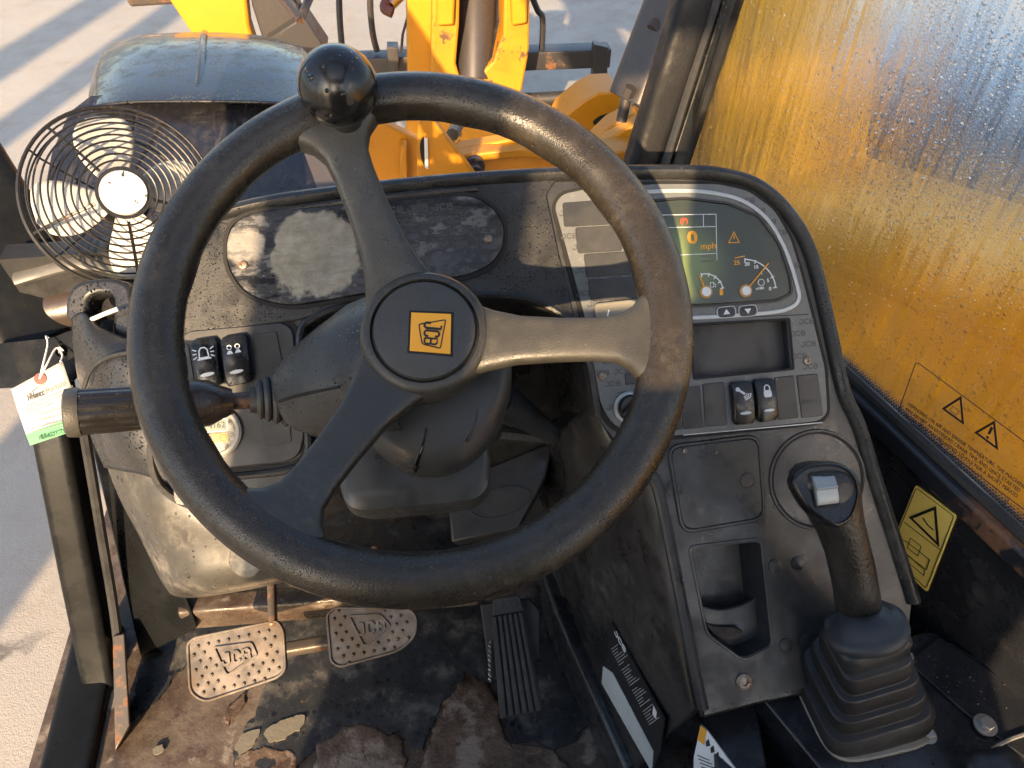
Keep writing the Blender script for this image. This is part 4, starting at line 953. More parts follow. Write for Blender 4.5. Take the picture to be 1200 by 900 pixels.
# hour meter
x, y = D.px(252, 506, .0045); f_ = D.at(x, y, 0, .0045)
hm = lathe('hour_meter', f_, [(.0200, 0), (.0255, 0), (.0255, .004), (.0235, .006), (.0205, .006), (.0200, .003)], plain('meter_ring', (.34, .33, .29), .45), DB, seg=40)
lathe('meter_face', f_, [(.0001, .0005), (.0205, .0005), (.0205, .003), (.0001, .003)], plain('meter_face', (.045, .055, .05), .6), hm, seg=40)
prism('meter_window', f_, rrect(.024, .010, .001, 2, 0, .006), .003, .0034, plain('meter_lcd', (.16, .20, .18), .6), hm, smooth=0)
text('meter_digits', '4162', f_, .003, .006, .008, K['black'], hm, z=.0036)
band('meter_outline', f_, rrect(.026, .012, .001, 2, 0, .006), .0007, .003, .0037, K['bright'], hm, smooth=0)
mesh('meter_logo', *logo_data(f_, .003, -.006, .0048, z=.003, ext=.0004, sx=1.2), K['emb'], hm, smooth=0); band('meter_outline', f_, rrect(.018, .0078, .001, 2, .003, -.006), .0006, .003, .0033, K['emb'], hm, smooth=0)
# frame edge below the switch panel
tube('panel_lip', [D.w(x_, y_, .001) for x_, y_ in cr2(DX([(205, 561), (250, 560), (330, 552), (356, 543)]), 4, False)], .004, K['dash'], DB, seg=8)
# ---- lower right console details
tray = rpoly(DX([(783, 524), (888, 511), (895, 607), (800, 623)]), .013, 5)
prism('tray_lid', D, shrink(tray, .975), .0002, .0022, K['dash_dry'], DB, bevel=.001)
band('tray_groove', D, tray, .0022, .0002, .0008, K['dark'], DB, smooth=0)
tube('tray_bead', [D.w(x_, y_, .0006) for x_, y_ in shrink(tray, 1.012)], .0022, K['dash_dry'], DB, seg=6, closed=True)
for u, v in ((790, 573), (875, 563)): band('tray_boss', D, circ(.0078, 24, *D.px(u, v)), .0007, .0022, .0029, K['dash'], DB)
screw(D, 802, 528, DB, .0028, .0024); screw(D, 839, 530, DB, .0018, .0024)
x, y = D.px(958, 562); band('round_groove', D, circ(.049, 48, x, y), .0022, .0001, .0009, K['dark'], DB, smooth=0); tube('round_bead', [D.w(a, c_, .0003) for a, c_ in circ(.0502, 48, x, y)], .0018, K['dash_dry'], DB, seg=6, closed=True)
for u, v in ((908, 663), (935, 660), (921, 756), (946, 750)):
    lathe('plug', D.at(*D.px(u, v), 0, 0), [(.0001, 0), (.0072, 0), (.0070, .0014), (.004, .0022), (.0001, .0024)], K['dash_dry'], DB, seg=20)
# pocket: tapering walls, back and strap
pk = [pocket, shrink(pocket, .94), shrink(pocket, .86)]
loft('pocket_wall', [[D.w(x_, y_, z) for x_, y_ in o_] for o_, z in ((pocket, -.002), (pk[1], -.03), (pk[2], -.050), (shrink(pocket, .3), -.051), (shrink(pocket, .01), -.051))], K['dash_dry'], DB, caps=False, smooth=40)
band('pocket_rim', D, shrink(pocket, 1.07), .003, -.0005, .0012, K['dash_dry'], DB, bevel=.0006)
prism('pocket_lip', D, cr2(DX([(818, 707), (838, 712.5), (856, 711), (876, 704), (901, 690)], -.03), 4, False)+DX([(906, 752), (868, 768), (828, 738)], -.03), -.034, -.026, K['dash_dry'], DB, bevel=.002, seg=3)
patch('pocket_debris', [[D.w(*D.px(a, b_), z) for a, b_, z in r_] for r_ in ([(836, 738, -.023), (850, 742, -.023), (872, 742, -.022)], [(840, 744, -.020), (852, 748, -.020), (878, 746, -.018)], [(846, 750, -.018), (856, 756, -.017), (868, 754, -.016)])], K['scale'], DB, n=3, solid=.002)
screw(D, 872, 799, DB, .0085, .0006)
# ---- data plates on the flank
from mathutils.bvhtree import BVHTree
def surf_plane(o, pxs, lift):
    bm = bmesh.new(); bm.from_mesh(o.data); t_ = BVHTree.FromBMesh(bm); bm.free()
    h_ = [t_.ray_cast(CAM, ray(*p).normalized())[0] for p in pxs]
    n_ = (h_[1]-h_[0]).cross(h_[2]-h_[0]).normalized()
    if n_.dot(CAM-h_[0]) < 0: n_ = -n_
    return sum(h_, V())/3 + n_*lift, n_
fa, fn = surf_plane(flank_o, [(722, 742), (772, 860), (712, 800)], .004)
PF = Fr(fa, V((0, -1, 0)) - fn*V((0, -1, 0)).dot(fn), V((0, 0, 1)), fn)
pl = prism('data_plate', PF, [PF.px(*p) for p in [(718, 728), (780, 842), (776, 878), (768, 900), (708, 798)]], 0, .002, plain('plate_black', (.02, .02, .022), .35), DB, smooth=0)
prism('plate_label', PF, [PF.px(*p) for p in [(709, 780), (720, 788), (768, 880), (766, 904), (707, 800)]], .002, .0026, plain('plate_white', (.52, .56, .56), .4), pl, smooth=0)
pa_, pb_ = PF.px(721.5, 737), PF.px(736, 764)
pt = [logo_data(PF, (pa_[0]+pb_[0])/2, (pa_[1]+pb_[1])/2, .009, rot=math.atan2(pb_[1]-pa_[1], pb_[0]-pa_[0]), z=.0022, sx=1.3)]
for i in range(30):
    t = i/29.; u0, v0 = 721+t*45, 757+t*88
    if i % 8 == 7: continue
    pt.append(stroke_data(PF, [PF.px(u0-3, v0+3.5), (lambda L_: PF.px(u0-3+L_, v0+3.5-L_*.75))(random.uniform(5, 12))], .0004, .0021, .0024))
pt.append(prism_data(PF, [PF.px(*p) for p in [(768, 826), (772, 834), (771, 842), (767, 836)]], .0022, .0026))
mesh('plate_print', *join_data(pt), K['bright'], pl, smooth=0)

# ------------------------------------------------------------------ left pod and lower cowl of the dash
rows = [[P(84, 372, .815), P(97, 366, .80), P(118, 382, .80), P(150, 396, .79), P(200, 400, .785), P(222, 402, .79)],
        [P(85, 402, .82), P(100, 404, .79), P(125, 412, .775), P(160, 420, .77), P(205, 425, .775), P(222, 427, .785)],
        [P(92, 450, .83), P(108, 452, .795), P(135, 456, .775), P(170, 462, .77), P(205, 468, .775), P(222, 470, .79)],
        [P(104, 505, .845), P(122, 508, .80), P(145, 512, .775), P(175, 520, .77), P(206, 530, .775), P(222, 535, .79)],
        [P(122, 548, .855), P(142, 552, .81), P(165, 556, .785), P(195, 566, .78), P(240, 576, .785), P(330, 578, .79)]]
patch('side_pod', rows, K['pod'], DB, n=6, solid=.006)
rows = [[P(116, 520, .86), P(136, 524, .815), P(158, 530, .79), P(195, 560, .785), P(262, 580, .79), P(345, 575, .80)],
        [P(138, 580, .865), P(155, 582, .815), P(180, 588, .79), P(220, 605, .785), P(280, 612, .79), P(350, 605, .80)],
        [P(165, 632, .875), P(180, 634, .825), P(205, 638, .80), P(245, 642, .795), P(300, 640, .80), P(352, 634, .81)],
        [P(186, 676, .885), P(198, 678, .84), P(222, 680, .81), P(260, 676, .805), P(310, 668, .81), P(350, 660, .82)],
        [P(198, 694, .90), P(208, 697, .87), P(232, 697, .84), P(268, 692, .835), P(312, 684, .84), P(346, 676, .85)],
        [P(200, 696, .95), P(212, 700, .93), P(234, 700, .92), P(270, 695, .92), P(312, 687, .92), P(346, 679, .93)]]
patch('lower_cowl', rows, K['cowl'], DB, n=6, solid=.005)
tube('cowl_seam', cr([P(176, 512, .773), P(178, 545, .775), P(188, 570, .778), P(212, 588, .78), (P(240, 597, .782))], 6), .004, K['dash_side'], DB, seg=8)
lathe('cowl_button', Fr(P(290, 655, .797), RT, UP, -FW), [(.0001, 0), (.019, 0), (.019, .0015), (.017, .0025), (.0001, .0025)], K['cowl'], DB, seg=28)
tube('pod_arch', cr([P(98, 455, .785), P(108, 432, .775), P(128, 418, .768), P(158, 412, .766)], 6), .0022, K['dash'], DB, seg=8)
# fan mount: open yoke on the pod
yk = Fr(P(118, 355, .83), RT, UP, -FW)
prism('mount_yoke', yk, cr2([yk.px(*p) for p in [(86, 372), (88, 348), (100, 334), (128, 328), (152, 332), (162, 348), (162, 398), (140, 398), (141, 352), (126, 346), (112, 352), (108, 372), (96, 378)]], 5), -.02, .015, K['pod'], DB, bevel=.006, seg=3)
box('mount_block', yk, *sorted((yk.px(112, 0)[0], yk.px(150, 0)[0])), yk.px(0, 398)[1], yk.px(0, 374)[1], -.03, -.008, K['dash'], DB)
tube('cable_tie', [P(106, 375, .80), P(122, 368, .80), P(138, 362, .80)], .0022, K['white'], DB, seg=6)

# ------------------------------------------------------------------ steering wheel
AX = V((0, math.cos(rad(59)), -math.sin(rad(59))))                 # down the column
W0 = V((-.0155, .4295, 1.7915)); WF = Fr(W0, (1, 0, 0), (0, math.sin(rad(59)), math.cos(rad(59))), -AX)
SWL = root('steering_wheel', 'black three spoke steering wheel with spinner knob and yellow square emblem', 'steering wheel', tuple(W0+AX*.05))
R0, r0 = .1815, .0178
secs = []
NA, NBk = 160, 20
for i in range(NA):
    a = 2*math.pi*i/NA
    bump_ = .0009*max(0, math.sin(a*16))                              # finger grips on the underside
    s_ = []
    for k in range(NBk):
        t = 2*math.pi*k/NBk; ct, st = math.cos(t), math.sin(t)
        rr = r0*(1+.04*math.cos(2*t)) + (bump_ if st < -.2 else 0)
        s_.append(WF.w((R0+rr*ct)*math.cos(a), (R0+rr*ct)*math.sin(a), rr*st))
    secs.append(s_)
rim = loft('rim', secs, K['rim'], SWL, closed=True, smooth=180)
HZ = -.036                                                           # hub lies below the rim plane
def spoke(u, v):
    x, y = WF.px(u, v); a = math.atan2(y, x); f_ = WF.at(0, 0, a)
    secs = []
    #     radius  half width  half thickness  height
    for r_, hw, ht, z in ((.022, .030, .011, HZ-.006), (.040, .029, .011, HZ-.006), (.054, .0235, .0105, HZ-.002), (.075, .0186, .0098, HZ+.004), (.105, .0164, .0092, HZ+.013), (.130, .0160, .0088, HZ+.021), (.146, .0175, .0088, HZ+.027), (.157, .0235, .0098, HZ+.031), (.166, .034, .012, HZ+.034), (.176, .044, .012, HZ+.036)):
        s_ = []
        for k in range(24):
            t = 2*math.pi*k/24; c_, s2 = math.cos(t), math.sin(t); e = .48
            yy = hw*math.copysign(abs(c_)**e, c_); rr = r_
            if r_ > .15: rr = math.sqrt(max(r_*r_-yy*yy, .01)) + .0
            s_.append(f_.w(rr, yy, z+ht*math.copysign(abs(s2)**e, s2)))
        secs.append(s_)
    return loft('spoke', secs, K['spoke'], SWL, smooth=60)
for u, v in ((384, 128), (792, 398), (318, 628)): spoke(u, v)
hubo = WF.at(.004, 0)
lathe('hub', hubo, [(.001, HZ-.030), (.042, HZ-.032), (.049, HZ-.020), (.0500, HZ-.004), (.0480, HZ+.006), (.0450, HZ+.0095), (.0410, HZ+.0095), (.0398, HZ+.004), (.001, HZ+.004)], K['spoke'], SWL, seg=64, smooth=50)
cap = lathe('hub_cap', hubo, [(.001, HZ+.003), (.0388, HZ+.003), (.0388, HZ+.009), (.0376, HZ+.0112), (.035, HZ+.0120), (.001, HZ+.0125)], K['hub'], SWL, seg=64, smooth=40)
zc = HZ+.0128
ex_, ey_ = WF.px(504.5, 389.5, zc); sq = [WF.px(*p, zc) for p in [(482, 366), (529, 368), (528, 415), (480, 411)]]
prism('emblem_recess', WF, shrink(sq, 1.12), zc-.002, zc-.0002, K['dark'], cap, bevel=.0006)
em = prism('emblem', WF, sq, zc-.002, zc+.0006, K['emb'], cap, bevel=.0004); em['label'] = 'yellow square emblem with a black logo'
ze = zc+.0008; lw = .0008
lg = rpoly([WF.px(*p, ze) for p in [(490, 379.5), (523, 374), (516.5, 409), (494, 403.5)]], .002, 3)
ld = [band_data(WF, lg, lw, ze-.0003, ze+.0003)]
# letters run down the tapered badge
rl = math.atan2(*(lambda a, b_: (b_[1]-a[1], b_[0]-a[0]))(WF.px(507.5, 380, ze), WF.px(505, 404, ze)))
for ch_, u, v, sz, sxx in (('J', 507.3, 381.8, .0142, .56), ('C', 506.0, 390.9, .0124, .62), ('B', 504.8, 399.8, .0106, .72)):
    ld.append(logo_data(WF, *WF.px(u, v, ze), sz, rot=rl, z=ze-.0003, ext=.0006, sx=sxx, only=ch_, wd=.125))
mesh('emblem_logo', *join_data(ld), K['black'], em, smooth=0)
# spinner knob
kc = P(396, 101, .548); kr = .0283
kf = Fr(kc, WF.ex, WF.ey, WF.ez)
lathe('spinner_knob', kf, [(.0005, -kr)]+[(kr*math.sin(rad(a)), -kr*math.cos(rad(a))) for a in range(8, 176, 8)]+[(.0005, kr)], K['knob'], SWL, seg=48, smooth=180)
lathe('knob_stem', kf, [(.001, -.06), (.015, -.06), (.0135, -.034), (.0125, -.024), (.001, -.024)], K['rubber'], SWL, seg=28)

# ------------------------------------------------------------------ steering column
SC = root('steering_column', 'grey black steering column shroud below the wheel hub', 'steering column', tuple(W0+AX*.30))
CF = Fr(W0+AX*.03, WF.ex, WF.ey, WF.ez)
lathe('hub_collar', CF, [(.001, -.052), (.045, -.052), (.045, -.028), (.001, -.028)], rusty('rusty_collar', (.05, .045, .04), .3, .2, .5, 60), SC, seg=48)
def ell(fr, z, rx, ryu, ryd, cx_=0, cy_=0, e=1.0, n=48):
    o = []
    for k in range(n):
        t = 2*math.pi*k/n; c_, s_ = math.cos(t), math.sin(t)
        o.append(fr.w(cx_+rx*math.copysign(abs(c_)**e, c_), cy_+(ryu if s_ > 0 else ryd)*math.copysign(abs(s_)**e, s_), z))
    return o
shroud_o = loft('upper_shroud', [ell(CF, -.050, .050, .05, .058), ell(CF, -.053, .062, .054, .080, .002), ell(CF, -.060, .069, .056, .092, .003, -.002), ell(CF, -.080, .071, .056, .096, .003, -.004), ell(CF, -.105, .066, .05, .090, .0, -.006), ell(CF, -.145, .050, .04, .07, 0, -.010)], K['shroud_dry'], SC, smooth=60)
loft('lower_shroud', [ell(CF, -.092, .058, .03, .092, -.016, -.020, .26), ell(CF, -.097, .064, .03, .100, -.016, -.020, .26), ell(CF, -.130, .066, .03, .104, -.016, -.020, .26), ell(CF, -.172, .064, .03, .102, -.016, -.020, .26), ell(CF, -.182, .056, .03, .094, -.016, -.020, .26)], K['shroud_dry'], SC, smooth=50)
# side horn that carries the lever
h0, h1 = P(470, 430, .655), P(338, 466, .672)
hf, hl = beam_fr(h0, h1, -FW)
loft('lever_horn', [[hf.w(x*a, y*a, z) for x, y in circ(1, 40)] for a, z in ((.066, 0), (.063, hl*.25), (.052, hl*.55), (.040, hl*.82), (.031, hl*.96), (.027, hl))], K['shroud'], SC, smooth=60)
tube('shroud_seam', cr([hf.w(.003, .0325, hl*.94), hf.w(.003, .0425, hl*.79), hf.w(.004, .0508, hl*.58), hf.w(.006, .0602, hl*.32)], 6), .0012, K['dark'], SC, seg=6)
tube('column_tube', [W0+AX*.2, W0+AX*.62], .032, K['steel_black'], SC, seg=24)
# bracket box behind, with arm and oval boss
bf = Fr(P(588, 575, .95), RT, UP, (-FW+UP*.25).normalized())
bx = prism('bracket_box', bf, [bf.px(*p) for p in [(649, 516), (560, 552), (525, 582), (529, 636), (606, 621), (640, 560)]], -.10, 0, K['dash_side'], SC, bevel=.003)
tube('boss_ring', [bf.w(x*math.cos(.25)-y*math.sin(.25)+bf.px(586, 588)[0], x*math.sin(.25)+y*math.cos(.25)+bf.px(586, 588)[1], .0) for x, y in circ(.038, 32, 0, 0, .018)], .0012, K['dash_dry'], bx, seg=6, closed=True)
tube('bracket_arm', [P(585, 470, .86), P(620, 490, .885), P(650, 512, .91)], [.024, .016, .010], K['shroud'], SC, seg=12)
tube('bracket_arm', [P(585, 505, .90), P(650, 514, .92)], [.012, .008], K['shroud'], SC, seg=8)

# ------------------------------------------------------------------ control lever on the column
CL = root('control_lever', 'black ribbed control lever with rubber boot left of the column', 'lever', tuple(P(335, 466, .67)))
a, e_ = P(334, 466, .668), P(78, 484, .605)
lf, LL = beam_fr(a, e_, -FW)
def S(px_): return LL*(334-px_)/(334-78.)
for i, (pxx, r_) in enumerate(((333, .0250), (321, .0222), (311, .0195), (302, .0170))):
    lathe('boot_ring', lf, [(.008, S(pxx)-.0035), (r_-.002, S(pxx)-.0035), (r_, S(pxx)-.001), (r_, S(pxx)+.001), (r_-.002, S(pxx)+.0035), (.008, S(pxx)+.0035)], K['rubber'], CL, seg=32)
lathe('boot_sleeve', lf, [(.001, -.006), (.014, -.006), (.013, S(304)), (.0105, S(288)), (.001, S(288))], K['rubber'], CL, seg=28)
lathe('lever_rod', lf, [(.001, S(300)), (.0072, S(300)), (.0072, S(255)), (.001, S(255))], rusty('rod_brown', (.06, .04, .032), .2, .2, .35, 60), CL, seg=20)
K['grip_brown'] = plastic('lever_collar', (.035, .024, .019), .3, (300, .06), (200, .3, .6), dust_amt=.2)
lathe('lever_collar', lf, [(.001, S(268)), (.0105, S(268)), (.014, S(255)), (.019, S(240)), (.0205, S(226)), (.0200, S(214)), (.001, S(214))], K['grip_brown'], CL, seg=32, smooth=60)
secs = []
NG = 96
for r_, z in ((.0165, S(222)), (.0182, S(218)), (.0186, S(100)), (.0186, S(92))):
    secs.append([lf.w((r_-.0010*(.5+.5*math.cos(12*2*math.pi*k/NG))**3)*math.cos(2*math.pi*k/NG), (r_-.0010*(.5+.5*math.cos(12*2*math.pi*k/NG))**3)*math.sin(2*math.pi*k/NG), z) for k in range(NG)])
loft('lever_grip', secs, plastic('lever_grip_gloss', (.014, .013, .013), .18, (300, .04), (150, .3, .7), dust_amt=.1), CL, smooth=50)
lathe('grip_end', lf, [(.001, S(93)), (.0190, S(93)), (.0198, S(88)), (.0190, S(78)), (.0165, S(76)), (.0160, S(78.5)), (.001, S(78.5))], K['spoke'], CL, seg=40)

# ------------------------------------------------------------------ pedals
b = NB('worn_pedal'); n1 = b.noise(35, 6); c = b.mix(b.ramp(n1, .35, .65), (.075, .064, .052), (.17, .14, .115)); c = b.mix(b.ramp(b.noise(14, 7, .7), .46, .62), c, (.095, .066, .040))
b.bsdf(c, b.fmix(n1, .28, .5), .45, b.bump(n1, .2, .001)); K['pedal'] = b.m
def pedal(label, out_px, c_px, d, logo_px, rows_, ang):
    o_ = P(*c_px, d); f_ = Fr(o_, RT, UP, (-FW+UP*.22-RT*.05).normalized())
    out = rpoly([f_.px(*p) for p in out_px], .016, 6)
    rt = root('brake_pedal', label, 'pedal', tuple(o_-V((0, 0, .02))), 'brake pedals on the cab floor')
    prism('pad', f_, out, -.007, 0, K['pedal'], rt, bevel=.0025, seg=3)
    band('pad_rim', f_, shrink(out, 1.01), .0035, -.004, .0025, K['pedal'], rt, bevel=.001)
    lg_ = rpoly([f_.px(*p) for p in logo_px], .004, 3)
    band('logo_frame', f_, lg_, .0022, 0, .003, K['pedal'], rt, bevel=.0008)
    mx = sum(p[0] for p in lg_)/len(lg_); my = sum(p[1] for p in lg_)/len(lg_)
    pad_in = in_poly(shrink(out, .90)); lg_out = in_poly(shrink(lg_, 1.25)); c0, s0 = math.cos(ang), math.sin(ang); studs = []
    for i in range(-8, 9):
        for j in range(-7, 8):
            x = i*.0128+(j % 2)*.0064; y = j*.0092; x, y = x*c0-y*s0, x*s0+y*c0
            if pad_in(x, y) and not lg_out(x, y): studs.append(loft_data([[f_.w(x+r_*math.cos(k*math.pi/3), y+r_*math.sin(k*math.pi/3), z) for k in range(6)] for r_, z in ((.0027, -.0005), (.0019, .0020), (.0007, .0030))]))
    st = mesh('studs', *join_data(studs), K['pedal'], rt, smooth=60); st['kind'] = 'stuff'
    td = logo_data(f_, mx+.001, my+.002, .0165, rot=ang, z=.0, ext=.0028, sx=.92)
    mesh('logo_letters', *td, K['pedal'], rt, smooth=0)
    return rt, f_
p1, pf1 = pedal('left brake pedal, warm rusty pad half in sunlight beneath the cowl', [(219, 754), (228, 746), (325, 726), (333, 738), (336, 785), (326, 795), (240, 824), (222, 812)], (277, 775), .955, [(250, 758), (296, 752), (303, 768), (268, 792), (264, 789)], 4, rad(12))
beam('pedal_arm', P(320, 735, .965), P(318, 670, 1.0), .016, .010, K['pedal_arm'], p1, up=V((1, 0, 0)))
p2, pf2 = pedal('right brake pedal, duller pad between the sunlit pedal and the accelerator', [(382, 720), (392, 711), (480, 712), (489, 722), (488, 746), (468, 764), (398, 783), (387, 776)], (436, 745), .965, [(408, 721), (446, 719), (459, 733), (430, 757), (425, 756)], 4, rad(9))
beam('pedal_arm', P(436, 735, .975), P(440, 640, 1.02), .016, .010, K['pedal_arm'], p2, up=V((1, 0, 0)))
ac = root('accelerator_pedal', 'long black ribbed accelerator pedal beside the console', 'pedal', tuple(P(605, 800, 1.05)))
af = Fr(P(600, 775, .985), RT, UP, (-FW+UP*.30).normalized())
prism('pedal_base', af, rpoly([af.px(*p) for p in [(562, 708), (620, 700), (634, 716), (633, 770), (600, 800), (574, 796)]], .004), -.03, -.012, K['rubber'], ac, bevel=.002)
tr1 = prism('tread', af, rpoly([af.px(*p) for p in [(576, 722), (614, 716), (637, 833), (586, 843)]], .003), -.012, 0, K['rubber'], ac, bevel=.0015)
hd = prism('tread_head', af, rpoly([af.px(*p) for p in [(577, 702), (608, 697), (615, 716), (578, 722)]], .003), -.012, .001, K['rubber'], ac, bevel=.0015)
for i in range(6):
    t0_, t1_ = (i+.12)/6, (i+.78)/6
    qd = [(577+(613-577)*t0_, 723-6*t0_), (577+(613-577)*t1_, 723-6*t1_), (587.5+(635.5-587.5)*t1_, 841-9.5*t1_), (587.5+(635.5-587.5)*t0_, 841-9.5*t0_)]
    prism('tread_rib', af, [af.px(*p) for p in qd], -.001, .0045, K['rubber'], ac, bevel=.0008)
mesh('logo_letters', *logo_data(af, *af.px(598, 708.5), .0085, rot=rad(9), z=.001, ext=.0012, sx=.8), K['dash_dry'], ac, smooth=0)
band('logo_frame', af, rpoly([af.px(*p) for p in [(586, 703), (608, 700), (611, 712), (588, 717)]], .002), .0012, 0, .0022, K['dash_dry'], ac, smooth=0)
tube('return_spring', [af.w(*af.px(574+1.2*math.sin(i*.9), 752+i*.8), -.006+.003*math.cos(i*.9)) for i in range(60)], .0014, K['zinc'], ac, seg=5)

# ------------------------------------------------------------------ side console and joystick
ZC = 1.352
SD = root('side_console', 'black steel side console box under the joystick', 'console', (.40, .2, ZF))
sf = Fr((0, 0, ZC), (1, 0, 0), (0, 1, 0), (0, 0, 1))
prism('console_top', sf, rpoly([sf.px(*p) for p in [(888, 812), (990, 770), (1090, 738), (1215, 812), (1400, 960), (1060, 1010), (962, 902)]], .008), -.30, 0, K['steel_black'], SD, bevel=.006, seg=3)
prism('cover_plate', sf, rpoly([sf.px(*p) for p in [(1062, 778), (1098, 748), (1300, 880), (1240, 920), (1130, 838)]], .004), 0, .004, K['steel_black'], SD, bevel=.0015)
# lower shelf with a hazard label beside the box
zs = ZC-.03
prism('side_shelf', Fr((0, 0, zs), (1, 0, 0), (0, 1, 0), (0, 0, 1)), [Fr((0, 0, zs), (1, 0, 0), (0, 1, 0), (0, 0, 1)).px(*p) for p in [(826, 838), (885, 820), (900, 900), (960, 960), (870, 990), (848, 930)]], -.25, 0, K['steel_black'], SD, bevel=.003)
lbf = Fr(P(835, 885, .80), V((.45, -.89, 0)), V((0, 0, 1)))
lbl = Fr(P(838, 880, .795), RT, UP, (-FW-RT*.7).normalized())
hz = prism('hazard_label', lbl, [lbl.px(*p) for p in [(822, 849), (830, 856), (866, 905), (862, 930), (813, 930), (814, 886)]], 0, .002, K['white'], SD, smooth=0)
prism('label_band', lbl, [lbl.px(*p) for p in [(822, 849), (829, 855), (826, 872), (818, 866)]], .002, .0026, K['amber'], hz, smooth=0)
pd = []
for i in range(5):
    u0, v0 = 828+i*5.5, 868+i*7.5; pd.append(prism_data(lbl, [lbl.px(u0, v0), lbl.px(u0+3.5, v0-3), lbl.px(u0+5, v0+5), lbl.px(u0+.5, v0+6)], .002, .0025))
for i in range(8): pd.append(stroke_data(lbl, [lbl.px(818+i*1.5, 884+i*4.5), lbl.px(832+i*3, 890+i*4.5)], .0008, .002, .0024))
mesh('label_print', *join_data(pd), K['black'], hz, smooth=0)
def hexbolt(fr, par, r=.008, name='bolt', mat='zinc'):
    o = lathe(name, fr, [(.0001, 0), (r*1.5, 0), (r*1.5, .002), (.0001, .002)], K[mat], par, seg=24)
    prism('bolt_head', fr, circ(r, 6), .002, .008, K[mat], o, bevel=.0008); return o
hexbolt(sf.at(*sf.px(1152, 852), .3, .004), SD, .0075)
hexbolt(sf.at(*sf.px(1086, 862), .3, 0), SD, .006); hexbolt(sf.at(*sf.px(1062, 772), .3, .0), SD, .006)
# round topped knob at the right edge of the picture
kx, ky = sf.px(1152, 925)
kf2 = Fr(sf.w(kx, ky, 0), (1, 0, 0), (0, 1, 0), V((-.12, .1, 1)))
loft('lever_knob', [[kf2.w(x*a, y*a, z) for x, y in rrect(.052, .036, .014, 5)] for a, z in ((.55, 0), (.6, .012), (.9, .018), (1, .026), (1, .042), (.92, .050), (.7, .055), (.3, .057))], K['steel_black'], SD, smooth=60)
tube('cable_tail', cr([sf.w(*sf.px(1160, 880), .006), sf.w(*sf.px(1178, 870), .006), sf.w(*sf.px(1200, 862), .006)], 4), .002, K['zinc'], SD, seg=6)

JS = root('joystick', 'black joystick with silver thumb rocker on a pleated rubber boot', 'joystick', tuple(atz(1007, 822, ZC)))
jb = atz(1007, 822, ZC); jt = P(1015, 750, .712)                      # boot foot and boot top
jf, jl = beam_fr(jb, jt, V((0, 1, 0)))
if jf.ex.x < 0: jf = Fr(jf.o, -jf.ex, -jf.ey, jf.ez)
qa_, qb_ = sf.px(975, 863), sf.px(1090, 838); jr = math.atan2(qb_[1]-qa_[1], qb_[0]-qa_[0])
def sqr(f, z, hx, hy, rot_, n=48, e=.45, ox=0, oy=0):
    o = []
    for k in range(n):
        t = 2*math.pi*k/n; c_, s_ = math.cos(t), math.sin(t); x = hx*math.copysign(abs(c_)**e, c_); y = hy*math.copysign(abs(s_)**e, s_)
        o.append(f.w(ox+x*math.cos(rot_)-y*math.sin(rot_), oy+x*math.sin(rot_)+y*math.cos(rot_), z))
    return o
prism('gasket', sf, [(jb.x+x*1.0, jb.y+y) for x, y in [(q_.x-jb.x, q_.y-jb.y) for q_ in sqr(Fr(jb, (1, 0, 0), (0, 1, 0)), 0,   .060, .056, jr)]], .0005, .006, plain('gasket_cream', (.26, .245, .21), .6, 0, .3), JS, bevel=.0015)
secs = []
steps = [(.0705, .002), (.0715, .010), (.071, .022), (.066, .028), (.057, .029), (.0595, .034), (.0600, .044), (.0575, .050), (.049, .051), (.0515, .056), (.0515, .066), (.049, .072), (.041, .073), (.0435, .078), (.0435, .088), (.0405, .094), (.033, .096), (.030, .102)]
zmax = steps[-1][1]
for r_, z in steps: secs.append(sqr(jf, z/zmax*jl, r_*.79, r_*.73, jr, e=.34))
loft('boot', secs, K['rubber'], JS, smooth=40, bevel=.001)
loft('boot_neck', [sqr(jf, jl*z, r_, r_*.80, jr, e=.35) for r_, z in ((.029, .93), (.0315, .95), (.0325, 1.12), (.030, 1.15))], K['dash_dry'], JS, smooth=50, bevel=.001)
gt = P(966, 566, .640)                                               # head of the grip
g0 = jf.w(0, 0, jl*1.12)
gf, gl_ = beam_fr(g0, gt, V((0, 1, 0)))
if gf.ex.x < 0: gf = Fr(gf.o, -gf.ex, -gf.ey, gf.ez)
loft('collar', [sqr(gf, z, hx, hy, rad(-12), e=.85) for z, hx, hy in ((-.004, .026, .022), (-.003, .0335, .029), (.002, .0360, .0315), (.007, .0355, .031), (.010, .031, .027), (.012, .025, .022), (.020, .020, .018))], K['collar'], JS, smooth=70)
# grip: sections from collar to the slanted head
V2 = lambda u, v, d: P(u, v, d)
def gsec(u, v, d, hw, hd, rot_=0, e=.9, tilt=0.0):
    """a section seen end on from above: hw across the picture, hd in depth"""
    ax = (RT*math.cos(rot_)-UP*math.sin(rot_)); dn = (-FW*math.cos(tilt)+UP*math.sin(tilt)); o_ = []
    for k in range(36):
        t = 2*math.pi*k/36; c_, s_ = math.cos(t), math.sin(t)
        o_.append(P(u, v, d)+ax*hw*math.copysign(abs(c_)**e, c_)+dn*hd*math.copysign(abs(s_)**e, s_))
    return o_
gsecs = [gsec(1008, 722, .712, .0205, .019, .1), gsec(1003, 690, .700, .0200, .019, .12), gsec(996, 655, .690, .0205, .020, .16), gsec(988, 630, .682, .0220, .021, .2), gsec(978, 606, .676, .0245, .022, .15),
         gsec(970, 586, .670, .0275, .022, .05, .85), gsec(966, 568, .667, .0290, .021, 0, .8), gsec(963, 554, .668, .0270, .020, 0, .8), gsec(962, 545, .671, .0215, .016, 0, .85), gsec(962, 541, .674, .012, .009, 0)]
loft('grip', gsecs, K['grip'], JS, smooth=80)
